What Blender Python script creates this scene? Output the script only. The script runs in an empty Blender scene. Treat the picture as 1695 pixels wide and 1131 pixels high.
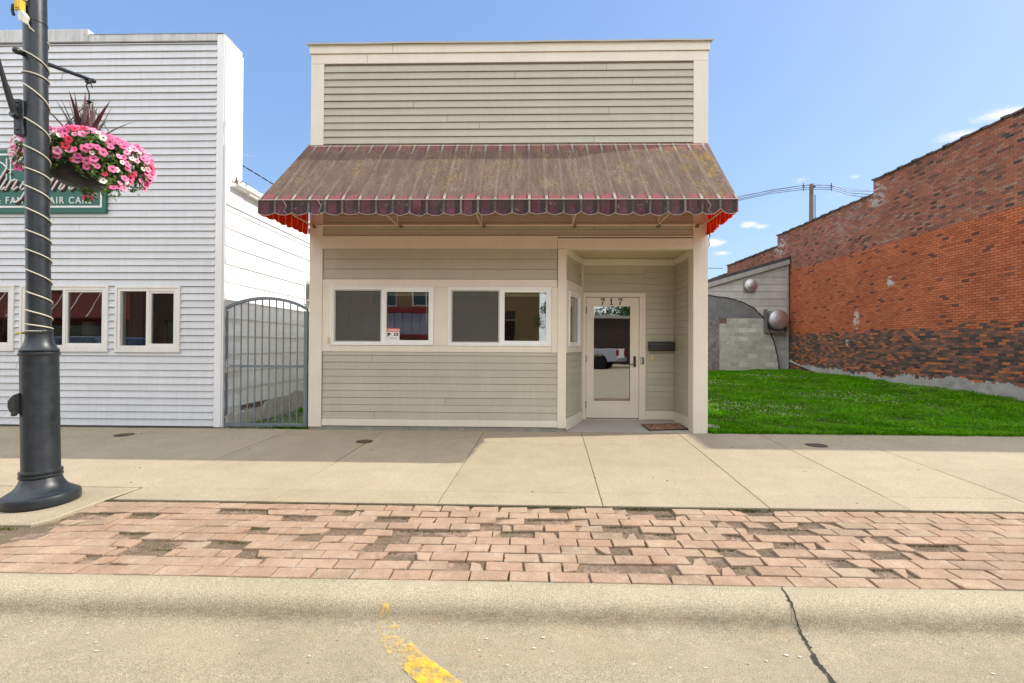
import bpy, math, random
import numpy as np
from mathutils import Matrix, Vector

# ------------------------------------------------------------------ camera, sky, sun, exposure
S = bpy.context.scene
COL = S.collection
cd = bpy.data.cameras.new("camera")
cam = bpy.data.objects.new("camera", cd)
COL.objects.link(cam)
cd.sensor_fit = 'HORIZONTAL'; cd.sensor_width = 36.0; cd.lens = 16.99
cd.clip_start = 0.05; cd.clip_end = 3000
cam.matrix_world = (Matrix.Translation((0, -7.4, 1.3)) @ Matrix.Rotation(math.radians(1.45), 4, 'Z')
                    @ Matrix.Rotation(math.radians(90.55), 4, 'X') @ Matrix.Rotation(math.radians(0.30), 4, 'Z'))
S.camera = cam

SUN = Vector((1.10, 0.16, 1.0)).normalized()          # direction towards the sun
ELEV = math.asin(SUN.z); AZ = math.atan2(SUN.x, SUN.y)
w = bpy.data.worlds.new("World"); S.world = w; w.use_nodes = True
wt = w.node_tree; wt.nodes.clear()
def wn(t, **k):
    n = wt.nodes.new(t)
    for a, b in k.items(): setattr(n, a, b)
    return n
sky = wn('ShaderNodeTexSky', sky_type='NISHITA', sun_disc=False, sun_elevation=ELEV, sun_rotation=AZ,
         altitude=200, air_density=1.0, dust_density=1.1, ozone_density=2.0)
hsv = wn('ShaderNodeHueSaturation'); hsv.inputs['Saturation'].default_value = 1.04
wt.links.new(sky.outputs[0], hsv.inputs['Color'])
# milder brightness range than the raw sky model: the glare round the sun is held down
lum = wn('ShaderNodeRGBToBW'); wt.links.new(sky.outputs[0], lum.inputs[0])
lpw = wn('ShaderNodeMath', operation='POWER'); wt.links.new(lum.outputs[0], lpw.inputs[0]); lpw.inputs[1].default_value = -0.5
lml = wn('ShaderNodeMath', operation='MULTIPLY'); wt.links.new(lpw.outputs[0], lml.inputs[0]); lml.inputs[1].default_value = 0.90
wt.links.new(lml.outputs[0], hsv.inputs['Value'])
# a few small fair-weather clouds, placed by direction, with noise-torn edges
tc = wn('ShaderNodeTexCoord')
nz = wn('ShaderNodeTexNoise'); nz.inputs['Scale'].default_value = 38; nz.inputs['Detail'].default_value = 6; nz.inputs['Roughness'].default_value = 0.6
mp = wn('ShaderNodeMapping'); mp.inputs['Scale'].default_value = (1, 1, 2.6)
wt.links.new(tc.outputs['Generated'], mp.inputs[0]); wt.links.new(mp.outputs[0], nz.inputs['Vector'])
acc = None
for d, sx, sz, amt in (((.6567, .6804, .3253), .040, .012, 1.0), ((.629, .7137, .3082), .034, .013, .9), ((.4685, .8353, .2877), .016, .007, .8),
                  ((.5381, .7958, .2777), .016, .007, .7), ((.407, .8858, .2229), .022, .008, 1.0), ((.4217, .8803, .2171), .022, .007, .9),
                  ((.3551, .9141, .196), .026, .011, 1.0), ((.3691, .9127, .1753), .026, .008, .8), ((.45, .8, .262), .05, .008, .5),
                  ((.3651, .8515, .3764), .012, .005, .6), ((-.481, .8141, .3253), .05, .014, .45), ((-.70, .62, .40), .10, .05, .35), ((.52, .80, .25), .06, .008, .45)):
    dv = Vector(d).normalized(); tx = Vector((dv.y, -dv.x, 0)).normalized(); tz = dv.cross(tx)
    m1 = wn('ShaderNodeVectorMath', operation='SUBTRACT'); wt.links.new(tc.outputs['Generated'], m1.inputs[0]); m1.inputs[1].default_value = dv
    da = wn('ShaderNodeVectorMath', operation='DOT_PRODUCT'); wt.links.new(m1.outputs[0], da.inputs[0]); da.inputs[1].default_value = tx / sx
    db = wn('ShaderNodeVectorMath', operation='DOT_PRODUCT'); wt.links.new(m1.outputs[0], db.inputs[0]); db.inputs[1].default_value = tz / sz
    cx = wn('ShaderNodeCombineXYZ'); wt.links.new(da.outputs['Value'], cx.inputs[0]); wt.links.new(db.outputs['Value'], cx.inputs[1])
    ln = wn('ShaderNodeVectorMath', operation='LENGTH'); wt.links.new(cx.outputs[0], ln.inputs[0])
    mr = wn('ShaderNodeMapRange'); mr.inputs[1].default_value = 0.0; mr.inputs[2].default_value = 1.5; mr.inputs[3].default_value = amt; mr.inputs[4].default_value = 0.0
    wt.links.new(ln.outputs['Value'], mr.inputs[0])
    if acc is None: acc = mr.outputs[0]
    else:
        mx = wn('ShaderNodeMath', operation='MAXIMUM'); wt.links.new(acc, mx.inputs[0]); wt.links.new(mr.outputs[0], mx.inputs[1]); acc = mx.outputs[0]
ad = wn('ShaderNodeMath', operation='MULTIPLY_ADD'); wt.links.new(nz.outputs['Fac'], ad.inputs[0]); ad.inputs[1].default_value = 1.9; ad.inputs[2].default_value = -1.25
s2 = wn('ShaderNodeMath', operation='ADD'); wt.links.new(acc, s2.inputs[0]); wt.links.new(ad.outputs[0], s2.inputs[1])
gate_ = wn('ShaderNodeMath', operation='MULTIPLY'); wt.links.new(s2.outputs[0], gate_.inputs[0]); wt.links.new(acc, gate_.inputs[1])
cr = wn('ShaderNodeMapRange'); cr.inputs[1].default_value = 0.05; cr.inputs[2].default_value = 0.55; cr.clamp = True
wt.links.new(gate_.outputs[0], cr.inputs[0])
mixc = wn('ShaderNodeMix', data_type='RGBA'); wt.links.new(cr.outputs[0], mixc.inputs[0]); wt.links.new(hsv.outputs[0], mixc.inputs[6])
mixc.inputs[7].default_value = (2.75, 2.8, 2.85, 1)
# broken bright cloud added out of view to brighten shaded fronts, clear sky ahead
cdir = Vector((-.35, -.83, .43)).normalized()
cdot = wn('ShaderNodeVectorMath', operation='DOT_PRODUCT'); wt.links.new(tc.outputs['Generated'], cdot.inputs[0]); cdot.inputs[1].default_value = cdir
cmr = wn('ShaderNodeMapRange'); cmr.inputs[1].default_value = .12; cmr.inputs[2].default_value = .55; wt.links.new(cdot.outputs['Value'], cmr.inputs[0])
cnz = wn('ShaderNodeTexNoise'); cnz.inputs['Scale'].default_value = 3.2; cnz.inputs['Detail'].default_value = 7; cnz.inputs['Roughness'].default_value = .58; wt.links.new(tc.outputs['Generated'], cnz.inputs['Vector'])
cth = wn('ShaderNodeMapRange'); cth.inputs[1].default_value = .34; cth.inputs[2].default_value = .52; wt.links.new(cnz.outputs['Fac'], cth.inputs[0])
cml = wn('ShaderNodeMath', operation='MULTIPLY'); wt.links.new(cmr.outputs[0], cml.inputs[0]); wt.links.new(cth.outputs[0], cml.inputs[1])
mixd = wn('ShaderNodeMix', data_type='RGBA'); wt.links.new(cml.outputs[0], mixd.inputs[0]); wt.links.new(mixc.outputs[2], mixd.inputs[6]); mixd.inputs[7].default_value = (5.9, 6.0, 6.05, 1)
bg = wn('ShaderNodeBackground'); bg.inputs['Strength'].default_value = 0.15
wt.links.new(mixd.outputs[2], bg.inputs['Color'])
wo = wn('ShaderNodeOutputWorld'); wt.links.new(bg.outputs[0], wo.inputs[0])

ld = bpy.data.lights.new("sun", 'SUN'); ld.energy = 2.1; ld.angle = math.radians(0.53); ld.color = (1.0, 0.945, 0.84)
sun = bpy.data.objects.new("sun", ld); COL.objects.link(sun)
sun.rotation_euler = SUN.to_track_quat('Z', 'Y').to_euler(); sun.location = (20, 2, 20)

S.view_settings.view_transform = 'Standard'; S.view_settings.look = 'None'
S.view_settings.gamma = 1.0; S.view_settings.use_curve_mapping = False
S.view_settings.exposure = 1.40
S.cycles.max_bounces = 10; S.cycles.diffuse_bounces = 5; S.cycles.glossy_bounces = 5; S.cycles.transmission_bounces = 6; S.cycles.transparent_max_bounces = 16
S.cycles.use_denoising = True
S.cycles.caustics_reflective = False; S.cycles.caustics_refractive = False

rng = random.Random(7)
PI = math.pi

# ------------------------------------------------------------------ mesh helpers
def frame(ox, oy, ux, uy):
    """a wall frame: local x runs right along the wall seen from outside, local y runs inward, z up"""
    l = math.hypot(ux, uy); ux /= l; uy /= l
    return lambda p: (ox + ux * p[0] - uy * p[1], oy + uy * p[0] + ux * p[1], p[2])

class MB:
    def __init__(self, T=None):
        self.v = []; self.f = []; self.m = []; self.T = T
    def add(self, vs, fs, mi=0):
        b = len(self.v)
        T = self.T
        self.v += [T(p) for p in vs] if T else [tuple(p) for p in vs]
        for f in fs: self.f.append(tuple(b + i for i in f)); self.m.append(mi)
        return self
    def quad(self, a, b, c, d, mi=0): return self.add([a, b, c, d], [(0, 1, 2, 3)], mi)
    def poly(self, pts, mi=0): return self.add(pts, [tuple(range(len(pts)))], mi)
    def box(self, x0, x1, y0, y1, z0, z1, mi=0):
        vs = [(x, y, z) for z in (z0, z1) for y in (y0, y1) for x in (x0, x1)]
        return self.add(vs, [(0, 2, 3, 1), (4, 5, 7, 6), (0, 1, 5, 4), (2, 6, 7, 3), (0, 4, 6, 2), (1, 3, 7, 5)], mi)
    def ring(self, x0, x1, z0, z1, w, y0, y1, mi=0):
        """rectangular frame with mitred profile, as one closed shape"""
        o = [(x0, z0), (x1, z0), (x1, z1), (x0, z1)]; i = [(x0 + w, z0 + w), (x1 - w, z0 + w), (x1 - w, z1 - w), (x0 + w, z1 - w)]
        vs = [(x, y0, z) for x, z in o] + [(x, y0, z) for x, z in i] + [(x, y1, z) for x, z in o] + [(x, y1, z) for x, z in i]
        fs = []
        for k in range(4):
            j = (k + 1) % 4
            fs += [(k, j, 4 + j, 4 + k), (8 + j, 8 + k, 12 + k, 12 + j), (j, k, 8 + k, 8 + j), (4 + k, 4 + j, 12 + j, 12 + k)]
        return self.add(vs, fs, mi)
    def prism(self, poly, y0, y1, mi=0, axis='y'):
        """polygon (a, b) extruded between y0 and y1"""
        if axis == 'y': g = lambda a, b, y: (a, y, b)
        elif axis == 'x': g = lambda a, b, y: (y, a, b)
        else: g = lambda a, b, y: (a, b, y)
        n = len(poly)
        vs = [g(a, b, y0) for a, b in poly] + [g(a, b, y1) for a, b in poly]
        fs = [tuple(range(n)), tuple(range(2 * n - 1, n - 1, -1))] + [((k + 1) % n, k, n + k, n + (k + 1) % n) for k in range(n)]
        return self.add(vs, fs, mi)
    def tube(self, pts, r, n=8, mi=0, caps=True, closed=False):
        P = [Vector(p) for p in pts]; m = len(P)
        R = r if isinstance(r, (list, tuple)) else [r] * m
        vs = []; prev = None
        for k in range(m):
            if closed: t = P[(k + 1) % m] - P[k - 1]
            else: t = P[min(k + 1, m - 1)] - P[max(k - 1, 0)]
            if t.length < 1e-9: t = Vector((0, 0, 1))
            t.normalize()
            if prev is None:
                a = Vector((0, 0, 1)) if abs(t.z) < .9 else Vector((1, 0, 0))
                u = t.cross(a).normalized()
            else:
                u = (prev - t * prev.dot(t))
                u = u.normalized() if u.length > 1e-6 else t.orthogonal().normalized()
            prev = u; v = t.cross(u)
            for j in range(n):
                c = 2 * PI * j / n
                vs.append(tuple(P[k] + (u * math.cos(c) + v * math.sin(c)) * R[k]))
        fs = []
        for k in range(m if closed else m - 1):
            k2 = (k + 1) % m
            for j in range(n):
                j2 = (j + 1) % n
                fs.append((k * n + j, k * n + j2, k2 * n + j2, k2 * n + j))
        if caps and not closed:
            fs.append(tuple(range(n - 1, -1, -1))); fs.append(tuple(range((m - 1) * n, m * n)))
        return self.add(vs, fs, mi)
    def lathe(self, prof, c=(0, 0, 0), n=32, mi=0, axis='z', mod=None):
        vs = []; fs = []
        for r, h in prof:
            for j in range(n):
                a = 2 * PI * j / n
                rr = r * (mod(a, h) if mod else 1)
                if axis == 'z': vs.append((c[0] + rr * math.cos(a), c[1] + rr * math.sin(a), c[2] + h))
                elif axis == 'y': vs.append((c[0] + rr * math.cos(a), c[1] + h, c[2] + rr * math.sin(a)))
                else: vs.append((c[0] + h, c[1] + rr * math.cos(a), c[2] + rr * math.sin(a)))
        m = len(prof)
        for k in range(m - 1):
            for j in range(n):
                j2 = (j + 1) % n
                fs.append((k * n + j, k * n + j2, (k + 1) * n + j2, (k + 1) * n + j))
        fs.append(tuple(range(n - 1, -1, -1))); fs.append(tuple(range((m - 1) * n, m * n)))
        return self.add(vs, fs, mi)
    def build(self, name, mats, parent=None, smooth=False, bevel=0.0, auto=None):
        me = bpy.data.meshes.new(name)
        org = Vector((0, 0, 0)); q = parent
        while q is not None: org += q.location; q = q.parent
        me.from_pydata([(x - org.x, y - org.y, z - org.z) for x, y, z in self.v], [], self.f)
        if not isinstance(mats, (list, tuple)): mats = [mats]
        for mm in mats: me.materials.append(mm)
        if any(self.m): me.polygons.foreach_set('material_index', self.m)
        if smooth: me.polygons.foreach_set('use_smooth', [True] * len(me.polygons))
        me.update()
        if auto is not None: me.set_sharp_from_angle(angle=math.radians(auto))
        o = bpy.data.objects.new(name, me); COL.objects.link(o)
        if parent is not None: o.parent = parent
        if bevel:
            b = o.modifiers.new('edge', 'BEVEL'); b.width = bevel; b.segments = 2; b.limit_method = 'ANGLE'; b.angle_limit = math.radians(40)
        return o

def tag(o, label=None, cat=None, group=None, kind=None):
    if label: o['label'] = label
    if cat: o['category'] = cat
    if group: o['group'] = group
    if kind: o['kind'] = kind
    return o
def thing(name, label, cat, loc=(0, 0, 0), group=None):
    o = bpy.data.objects.new(name, None); COL.objects.link(o); o.location = loc; o.empty_display_size = .2
    return tag(o, label, cat, group)

# ------------------------------------------------------------------ material helpers
class Mat:
    def __init__(self, name, rough=.7, metal=0.0, spec=.5):
        self.m = bpy.data.materials.new(name); self.m.use_nodes = True
        self.t = self.m.node_tree; self.b = self.t.nodes['Principled BSDF']; self.out = self.t.nodes['Material Output']
        self.b.inputs['Roughness'].default_value = rough; self.b.inputs['Metallic'].default_value = metal
        self.b.inputs['Specular IOR Level'].default_value = spec
        self.tc = None
    def n(self, t, **k):
        x = self.t.nodes.new(t)
        for a, b in k.items(): setattr(x, a, b)
        return x
    def put(self, sock, val):
        if isinstance(val, bpy.types.NodeSocket): self.t.links.new(val, sock)
        elif isinstance(val, (tuple, list)) and len(val) == 3 and sock.type == 'RGBA': sock.default_value = (*val, 1)
        else: sock.default_value = val
    def co(self):
        if self.tc is None: self.tc = self.n('ShaderNodeTexCoord')
        return self.tc.outputs['Object']
    def xyz(self):
        s = self.n('ShaderNodeSeparateXYZ'); self.put(s.inputs[0], self.co()); return s.outputs
    def scaled(self, sc, off=(0, 0, 0)):
        p = self.n('ShaderNodeMapping'); self.put(p.inputs[0], self.co()); p.inputs['Scale'].default_value = sc; p.inputs['Location'].default_value = off; return p.outputs[0]
    def noise(self, scale, detail=4, rough=.55, vec=None, dist=0):
        x = self.n('ShaderNodeTexNoise'); self.put(x.inputs['Vector'], vec if vec is not None else self.co())
        x.inputs['Scale'].default_value = scale; x.inputs['Detail'].default_value = detail; x.inputs['Roughness'].default_value = rough; x.inputs['Distortion'].default_value = dist
        return x.outputs['Fac']
    def voro(self, scale, vec=None, feature='F1', out='Distance'):
        x = self.n('ShaderNodeTexVoronoi', feature=feature); self.put(x.inputs['Vector'], vec if vec is not None else self.co()); x.inputs['Scale'].default_value = scale
        return x.outputs[out]
    def math(self, op, a, b=0.0, c=None, clamp=False):
        x = self.n('ShaderNodeMath', operation=op); x.use_clamp = clamp
        self.put(x.inputs[0], a); self.put(x.inputs[1], b)
        if c is not None: self.put(x.inputs[2], c)
        return x.outputs[0]
    def step(self, v, lo, hi, a=0.0, b=1.0):
        x = self.n('ShaderNodeMapRange'); x.clamp = True; self.put(x.inputs[0], v)
        self.put(x.inputs[1], lo); self.put(x.inputs[2], hi); x.inputs[3].default_value = a; x.inputs[4].default_value = b
        return x.outputs[0]
    def mix(self, f, a, b, mode='MIX'):
        x = self.n('ShaderNodeMix', data_type='RGBA', blend_type=mode); self.put(x.inputs[0], f); self.put(x.inputs[6], a); self.put(x.inputs[7], b); return x.outputs[2]
    def ramp(self, f, stops, interp='LINEAR'):
        x = self.n('ShaderNodeValToRGB'); r = x.color_ramp; r.interpolation = interp
        while len(r.elements) < len(stops): r.elements.new(.5)
        for e, (p, c) in zip(r.elements, stops): e.position = p; e.color = (*c, 1)
        self.put(x.inputs[0], f); return x.outputs[0]
    def hsv(self, col, val, sat=1.0, hue=.5):
        x = self.n('ShaderNodeHueSaturation'); self.put(x.inputs['Color'], col); self.put(x.inputs['Value'], val); self.put(x.inputs['Saturation'], sat); self.put(x.inputs['Hue'], hue); return x.outputs[0]
    def isl(self):
        return self.n('ShaderNodeNewGeometry').outputs['Random Per Island']
    def bump(self, h, dist=.002, strength=1.0):
        x = self.n('ShaderNodeBump'); self.put(x.inputs['Height'], h); x.inputs['Distance'].default_value = dist; x.inputs['Strength'].default_value = strength
        self.put(self.b.inputs['Normal'], x.outputs[0])
    def col(self, c): self.put(self.b.inputs['Base Color'], c); return self
    def ro(self, r): self.put(self.b.inputs['Roughness'], r); return self

def paint(name, col, rough=.55, var=.12, scale=2.5, bump=.0006, streak=.15, island=.0, fine=.05, dirt=None, dirt_amt=.3):
    """painted or plain surface: broad blotches, vertical streaks, fine grain and optional dirt specks"""
    M = Mat(name, rough)
    v = M.step(M.noise(scale, 5), .25, .75, 1 - var, 1 + var)
    s = M.step(M.noise(5, 4, .6, M.scaled((4, 4, .35))), .3, .7, 1 - streak * .5, 1 + streak * .5)
    g = M.step(M.noise(140, 2), .3, .7, 1 - fine, 1 + fine)
    v = M.math('MULTIPLY', M.math('MULTIPLY', v, s), g)
    if island: v = M.math('MULTIPLY', v, M.math('MULTIPLY_ADD', M.isl(), island * 2, 1 - island))
    c = M.hsv(col, v)
    if dirt:
        f = M.step(M.noise(9, 8, .72), .60, .74, 0, dirt_amt); c = M.mix(f, c, dirt)
    M.col(c); M.ro(M.step(M.noise(8, 3), .3, .7, rough - .08, rough + .1))
    if bump: M.bump(M.noise(60, 4), bump)
    return M.m

def concrete(name, col, col2, var=.15, speck=.35, bump=.0025, stain=(.12, .10, .08), stain_amt=.25, island=0., blotch=.9, extra=None):
    M = Mat(name, .9, spec=.25)
    a = M.mix(M.step(M.noise(blotch, 6, .6), .3, .7), col, col2)
    v = M.step(M.noise(3.5, 6, .65), .25, .75, 1 - var, 1 + var)
    sp = M.step(M.noise(170, 3, .7), .28, .72, 1 - speck, 1 + speck)
    v = M.math('MULTIPLY', v, sp)
    if island: v = M.math('MULTIPLY', v, M.math('MULTIPLY_ADD', M.isl(), island * 2, 1 - island))
    c = M.hsv(a, v)
    dk = M.step(M.voro(52), .08, .22, .8, 0)           # exposed dark aggregate
    c = M.mix(M.math('MULTIPLY', dk, M.step(M.noise(45, 2), .48, .58)), c, (.12, .10, .08))
    lt = M.step(M.voro(60, M.scaled((1, 1, 1), (3, 5, 1))), .08, .2, .6, 0)
    c = M.mix(M.math('MULTIPLY', lt, M.step(M.noise(50, 2), .55, .62)), c, (.75, .70, .62))
    c = M.mix(M.step(M.noise(1.7, 9, .72), .56, .78, 0, stain_amt), c, stain)
    if extra: c = extra(M, c)
    M.col(c)
    M.bump(M.math('ADD', M.noise(120, 4, .7), M.math('MULTIPLY', M.noise(14, 4), .8)), bump)
    return M.m

def glass(name, tint=(.8, .84, .82), refl=.25, trans=1.0):
    M = Mat(name); t = M.t; t.nodes.remove(M.b)
    tr = M.n('ShaderNodeBsdfTransparent'); tr.inputs[0].default_value = (*tint, 1)
    gl = M.n('ShaderNodeBsdfGlossy'); gl.inputs['Roughness'].default_value = 0.0; gl.inputs[0].default_value = (.95, .97, .96, 1)
    fr = M.n('ShaderNodeFresnel'); fr.inputs[0].default_value = 1.5
    f = M.math('ADD', M.math('MULTIPLY', fr.outputs[0], 1.2), refl - .05, clamp=True)
    bp = M.n('ShaderNodeBump'); bp.inputs['Distance'].default_value = .002; bp.inputs['Strength'].default_value = .35; M.put(bp.inputs['Height'], M.noise(1.6, 2)); M.put(gl.inputs['Normal'], bp.outputs[0])
    mx = M.n('ShaderNodeMixShader'); M.put(mx.inputs[0], f); M.put(mx.inputs[1], tr.outputs[0]); M.put(mx.inputs[2], gl.outputs[0])
    M.put(M.out.inputs[0], mx.outputs[0]); return M.m

def metal_paint(name, col, rough=.35, var=.1, coat=0., spots=None):
    M = Mat(name, rough)
    c = M.hsv(col, M.step(M.noise(6, 5), .3, .7, 1 - var, 1 + var))
    if spots: c = M.mix(M.step(M.noise(22, 8, .75), .64, .72, 0, .7), c, spots)
    M.col(c); M.ro(M.step(M.noise(12, 4), .3, .7, rough - .1, rough + .12)); M.bump(M.noise(90, 3), .0004)
    M.b.inputs['Coat Weight'].default_value = coat
    return M.m

# ------------------------------------------------------------------ shared wall pieces
def siding(mb, x0, x1, z0, z1, step, th=.013, joints=.5, holes=(), mi=0, seed=1, sag=0.0, gap=.0045):
    r = random.Random(seed); z = z0
    while z < z1 - .004:
        zt = min(z + step, z1); zc = (z + zt) / 2
        cuts = [(x0, x1)]
        for hx0, hx1, hz0, hz1 in holes:
            if hz0 < zc < hz1:
                nc = []
                for a, b in cuts:
                    if hx0 > a: nc.append((a, min(b, hx0)))
                    if hx1 < b: nc.append((max(a, hx1), b))
                    if hx1 <= a or hx0 >= b: pass
                cuts = [(a, b) for a, b in nc if b - a > .005]
        segs = []
        for a, b in cuts:
            p = a
            if b - a > 1.2 and r.random() < joints:
                q = a + (b - a) * r.uniform(.15, .85); segs += [(p, q - .0018)]; p = q + .0018
            segs.append((p, b))
        for a, b in segs:
            d = r.uniform(-.0014, .0014); t = th * r.uniform(.88, 1.12)
            n = max(1, int((b - a) / 1.0)) if sag else 1
            xs = [a + (b - a) * k / n for k in range(n + 1)]
            ds = [d + (r.uniform(-sag, sag) if 0 < k < n else 0) for k in range(n + 1)]
            for k in range(n):
                za, zb = z + gap + ds[k], z + gap + ds[k + 1]
                mb.quad((xs[k], -t, za), (xs[k + 1], -t, zb), (xs[k + 1], -.003, zt), (xs[k], -.003, zt), mi)
                mb.quad((xs[k], .004, za), (xs[k + 1], .004, zb), (xs[k + 1], -t, zb), (xs[k], -t, za), mi)
        z += step
    return mb

def holed(mb, x0, x1, z0, z1, y0, y1, holes=(), mi=0, axis=0):
    """a wall of thickness y0..y1 with openings"""
    xs = sorted({x0, x1, *[h[0] for h in holes], *[h[1] for h in holes]}); zs = sorted({z0, z1, *[h[2] for h in holes], *[h[3] for h in holes]})
    for a, b in zip(xs, xs[1:]):
        for c, d in zip(zs, zs[1:]):
            if any(h[0] <= (a + b) / 2 <= h[1] and h[2] <= (c + d) / 2 <= h[3] for h in holes): continue
            mb.quad((a, y0, c), (b, y0, c), (b, y0, d), (a, y0, d), mi); mb.quad((b, y1, c), (a, y1, c), (a, y1, d), (b, y1, d), mi)
    for h in holes:
        a, b, c, d = h
        mb.quad((a, y0, c), (a, y1, c), (a, y1, d), (a, y0, d), mi); mb.quad((b, y1, c), (b, y0, c), (b, y0, d), (b, y1, d), mi)
        mb.quad((a, y0, d), (a, y1, d), (b, y1, d), (b, y0, d), mi); mb.quad((a, y1, c), (a, y0, c), (b, y0, c), (b, y1, c), mi)
    for a in (x0, x1): mb.quad((a, y0, z0), (a, y1, z0), (a, y1, z1), (a, y0, z1), mi)
    mb.quad((x0, y0, z1), (x1, y0, z1), (x1, y1, z1), (x0, y1, z1), mi)
    return mb

def text_into(mb, body, size, place, depth=.004, shear=0.0, mi=0, spacing=1.0, sx=1.0, bold=0.0, fit=None):
    cu = bpy.data.curves.new('t', 'FONT'); cu.body = body; cu.size = size; cu.extrude = depth / 2; cu.shear = shear; cu.space_character = spacing; cu.offset = bold
    cu.resolution_u = 4
    ob = bpy.data.objects.new('t', cu); COL.objects.link(ob)
    dg = bpy.context.evaluated_depsgraph_get(); me = ob.evaluated_get(dg).to_mesh()
    if fit: sx = fit / max(v.co.x for v in me.vertices)
    mb.add([place(v.co.x * sx, v.co.y, v.co.z) for v in me.vertices], [tuple(p.vertices) for p in me.polygons], mi)
    ob.evaluated_get(dg).to_mesh_clear(); bpy.data.objects.remove(ob); bpy.data.curves.remove(cu)
    return mb

def fast_mesh(name, verts, faces_n, mats, mat_idx=None, parent=None, nv=3):
    """mesh from numpy: verts (N,3), consecutive runs of nv vertices make a face"""
    me = bpy.data.meshes.new(name); n = len(verts); k = n // nv
    me.vertices.add(n); me.vertices.foreach_set('co', np.asarray(verts, np.float32).ravel())
    me.loops.add(n); me.loops.foreach_set('vertex_index', np.arange(n, dtype=np.int32))
    me.polygons.add(k); me.polygons.foreach_set('loop_start', np.arange(0, n, nv, dtype=np.int32)); me.polygons.foreach_set('loop_total', np.full(k, nv, np.int32))
    for m in (mats if isinstance(mats, (list, tuple)) else [mats]): me.materials.append(m)
    if mat_idx is not None: me.polygons.foreach_set('material_index', np.asarray(mat_idx, np.int32))
    me.update(calc_edges=True); me.validate()
    o = bpy.data.objects.new(name, me); COL.objects.link(o)
    if parent is not None: o.parent = parent
    return o

# ================================================================== GROUND
SL = .035                                             # pavement falls towards the street
def zs(y): return SL * y
C_SUN = (.335, .278, .192); C_SUN2 = (.378, .317, .224)
def side_extra(M, c):
    x, y, z = M.xyz()
    rust = M.step(M.noise(2.3, 5, .6, M.scaled((1, 1, 1), (7, 2, 0))), .6, .75, 0, .3)
    c = M.mix(rust, c, (.50, .33, .20))
    gum = M.step(M.voro(1.9, M.scaled((1, 1, 0))), .02, .028, .7, 0)
    return M.mix(gum, c, (.06, .055, .05))
m_side = concrete('sidewalk concrete', C_SUN, C_SUN2, island=.05, var=.07, speck=.6, extra=side_extra, stain_amt=.16, bump=.003)
m_joint = concrete('joint dirt', (.10, .085, .06), (.07, .065, .045), speck=.5)

def road_extra(M, c):
    x, y, z = M.xyz()
    c = M.mix(M.step(M.noise(1.1, 7, .7, M.scaled((.45, 1.4, 1))), .5, .72, 0, .16), c, (.40, .30, .20))
    c = M.mix(M.step(M.noise(3.0, 7, .7, M.scaled((.5, 1.6, 1), (4, 4, 0))), .58, .75, 0, .25), c, (.56, .51, .42))
    c = M.mix(M.step(M.noise(.9, 8, .75, M.scaled((1, 1, 1), (9, 3, 0))), .57, .66, 0, .22), c, (.48, .27, .14))
    return c
m_road = concrete('street concrete', (.38, .322, .225), (.414, .356, .254), extra=road_extra, var=.05, speck=.6, stain_amt=.07, bump=.004)
def kerb_extra(M, c):
    x, y, z = M.xyz()
    # rubbed-in tyre and water grime low on the rolled face of the kerb
    wob = M.math('MULTIPLY_ADD', M.noise(3, 5, .7, M.scaled((1, .2, .2))), .05, -.025)
    zz = M.math('ADD', z, wob)
    g = M.math('MULTIPLY', M.step(zz, -.305, -.255, .35, 1), M.step(zz, -.235, -.165, 1, 0))
    fine = M.step(M.noise(26, 8, .8, M.scaled((.7, 1, 2.0))), .30, .6, .25, 1)
    big = M.step(M.noise(1.6, 5, .6), .3, .6, .45, 1)
    c = M.mix(M.math('MULTIPLY', M.math('MULTIPLY', g, fine), M.math('MULTIPLY', big, .70)), c, (.115, .093, .06))
    c = M.mix(M.step(M.noise(5, 8, .8, M.scaled((.6, 1, 1), (2, 2, 1))), .62, .70, 0, .6), c, (.68, .63, .54))
    c = M.mix(M.step(M.noise(2.2, 8, .75, M.scaled((.4, 1, 1), (5, 2, 1))), .58, .7, 0, .35), c, (.44, .27, .14))
    return c
m_kerb = concrete('kerb concrete', (.365, .308, .212), (.405, .347, .246), extra=kerb_extra, var=.08, speck=.65, stain_amt=.10, bump=.006)
m_bed = concrete('paver bed dirt', (.24, .165, .115), (.15, .12, .075), var=.3, speck=.6, stain=(.05, .06, .025), stain_amt=.7, blotch=4, bump=.012,
                 extra=lambda M, c: M.mix(M.step(M.noise(4.2, 6, .7), .52, .62, 0, .75), c, (.46, .31, .25)))
m_soil = concrete('lot soil', (.06, .055, .03), (.085, .07, .04), var=.3, speck=.6, blotch=3)

# far ground, to the horizon
tag(MB().box(-900, 900, -900, 900, -.9, -.75).build('ground', concrete('far ground', (.10, .12, .05), (.16, .14, .09))), kind='structure')

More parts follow.
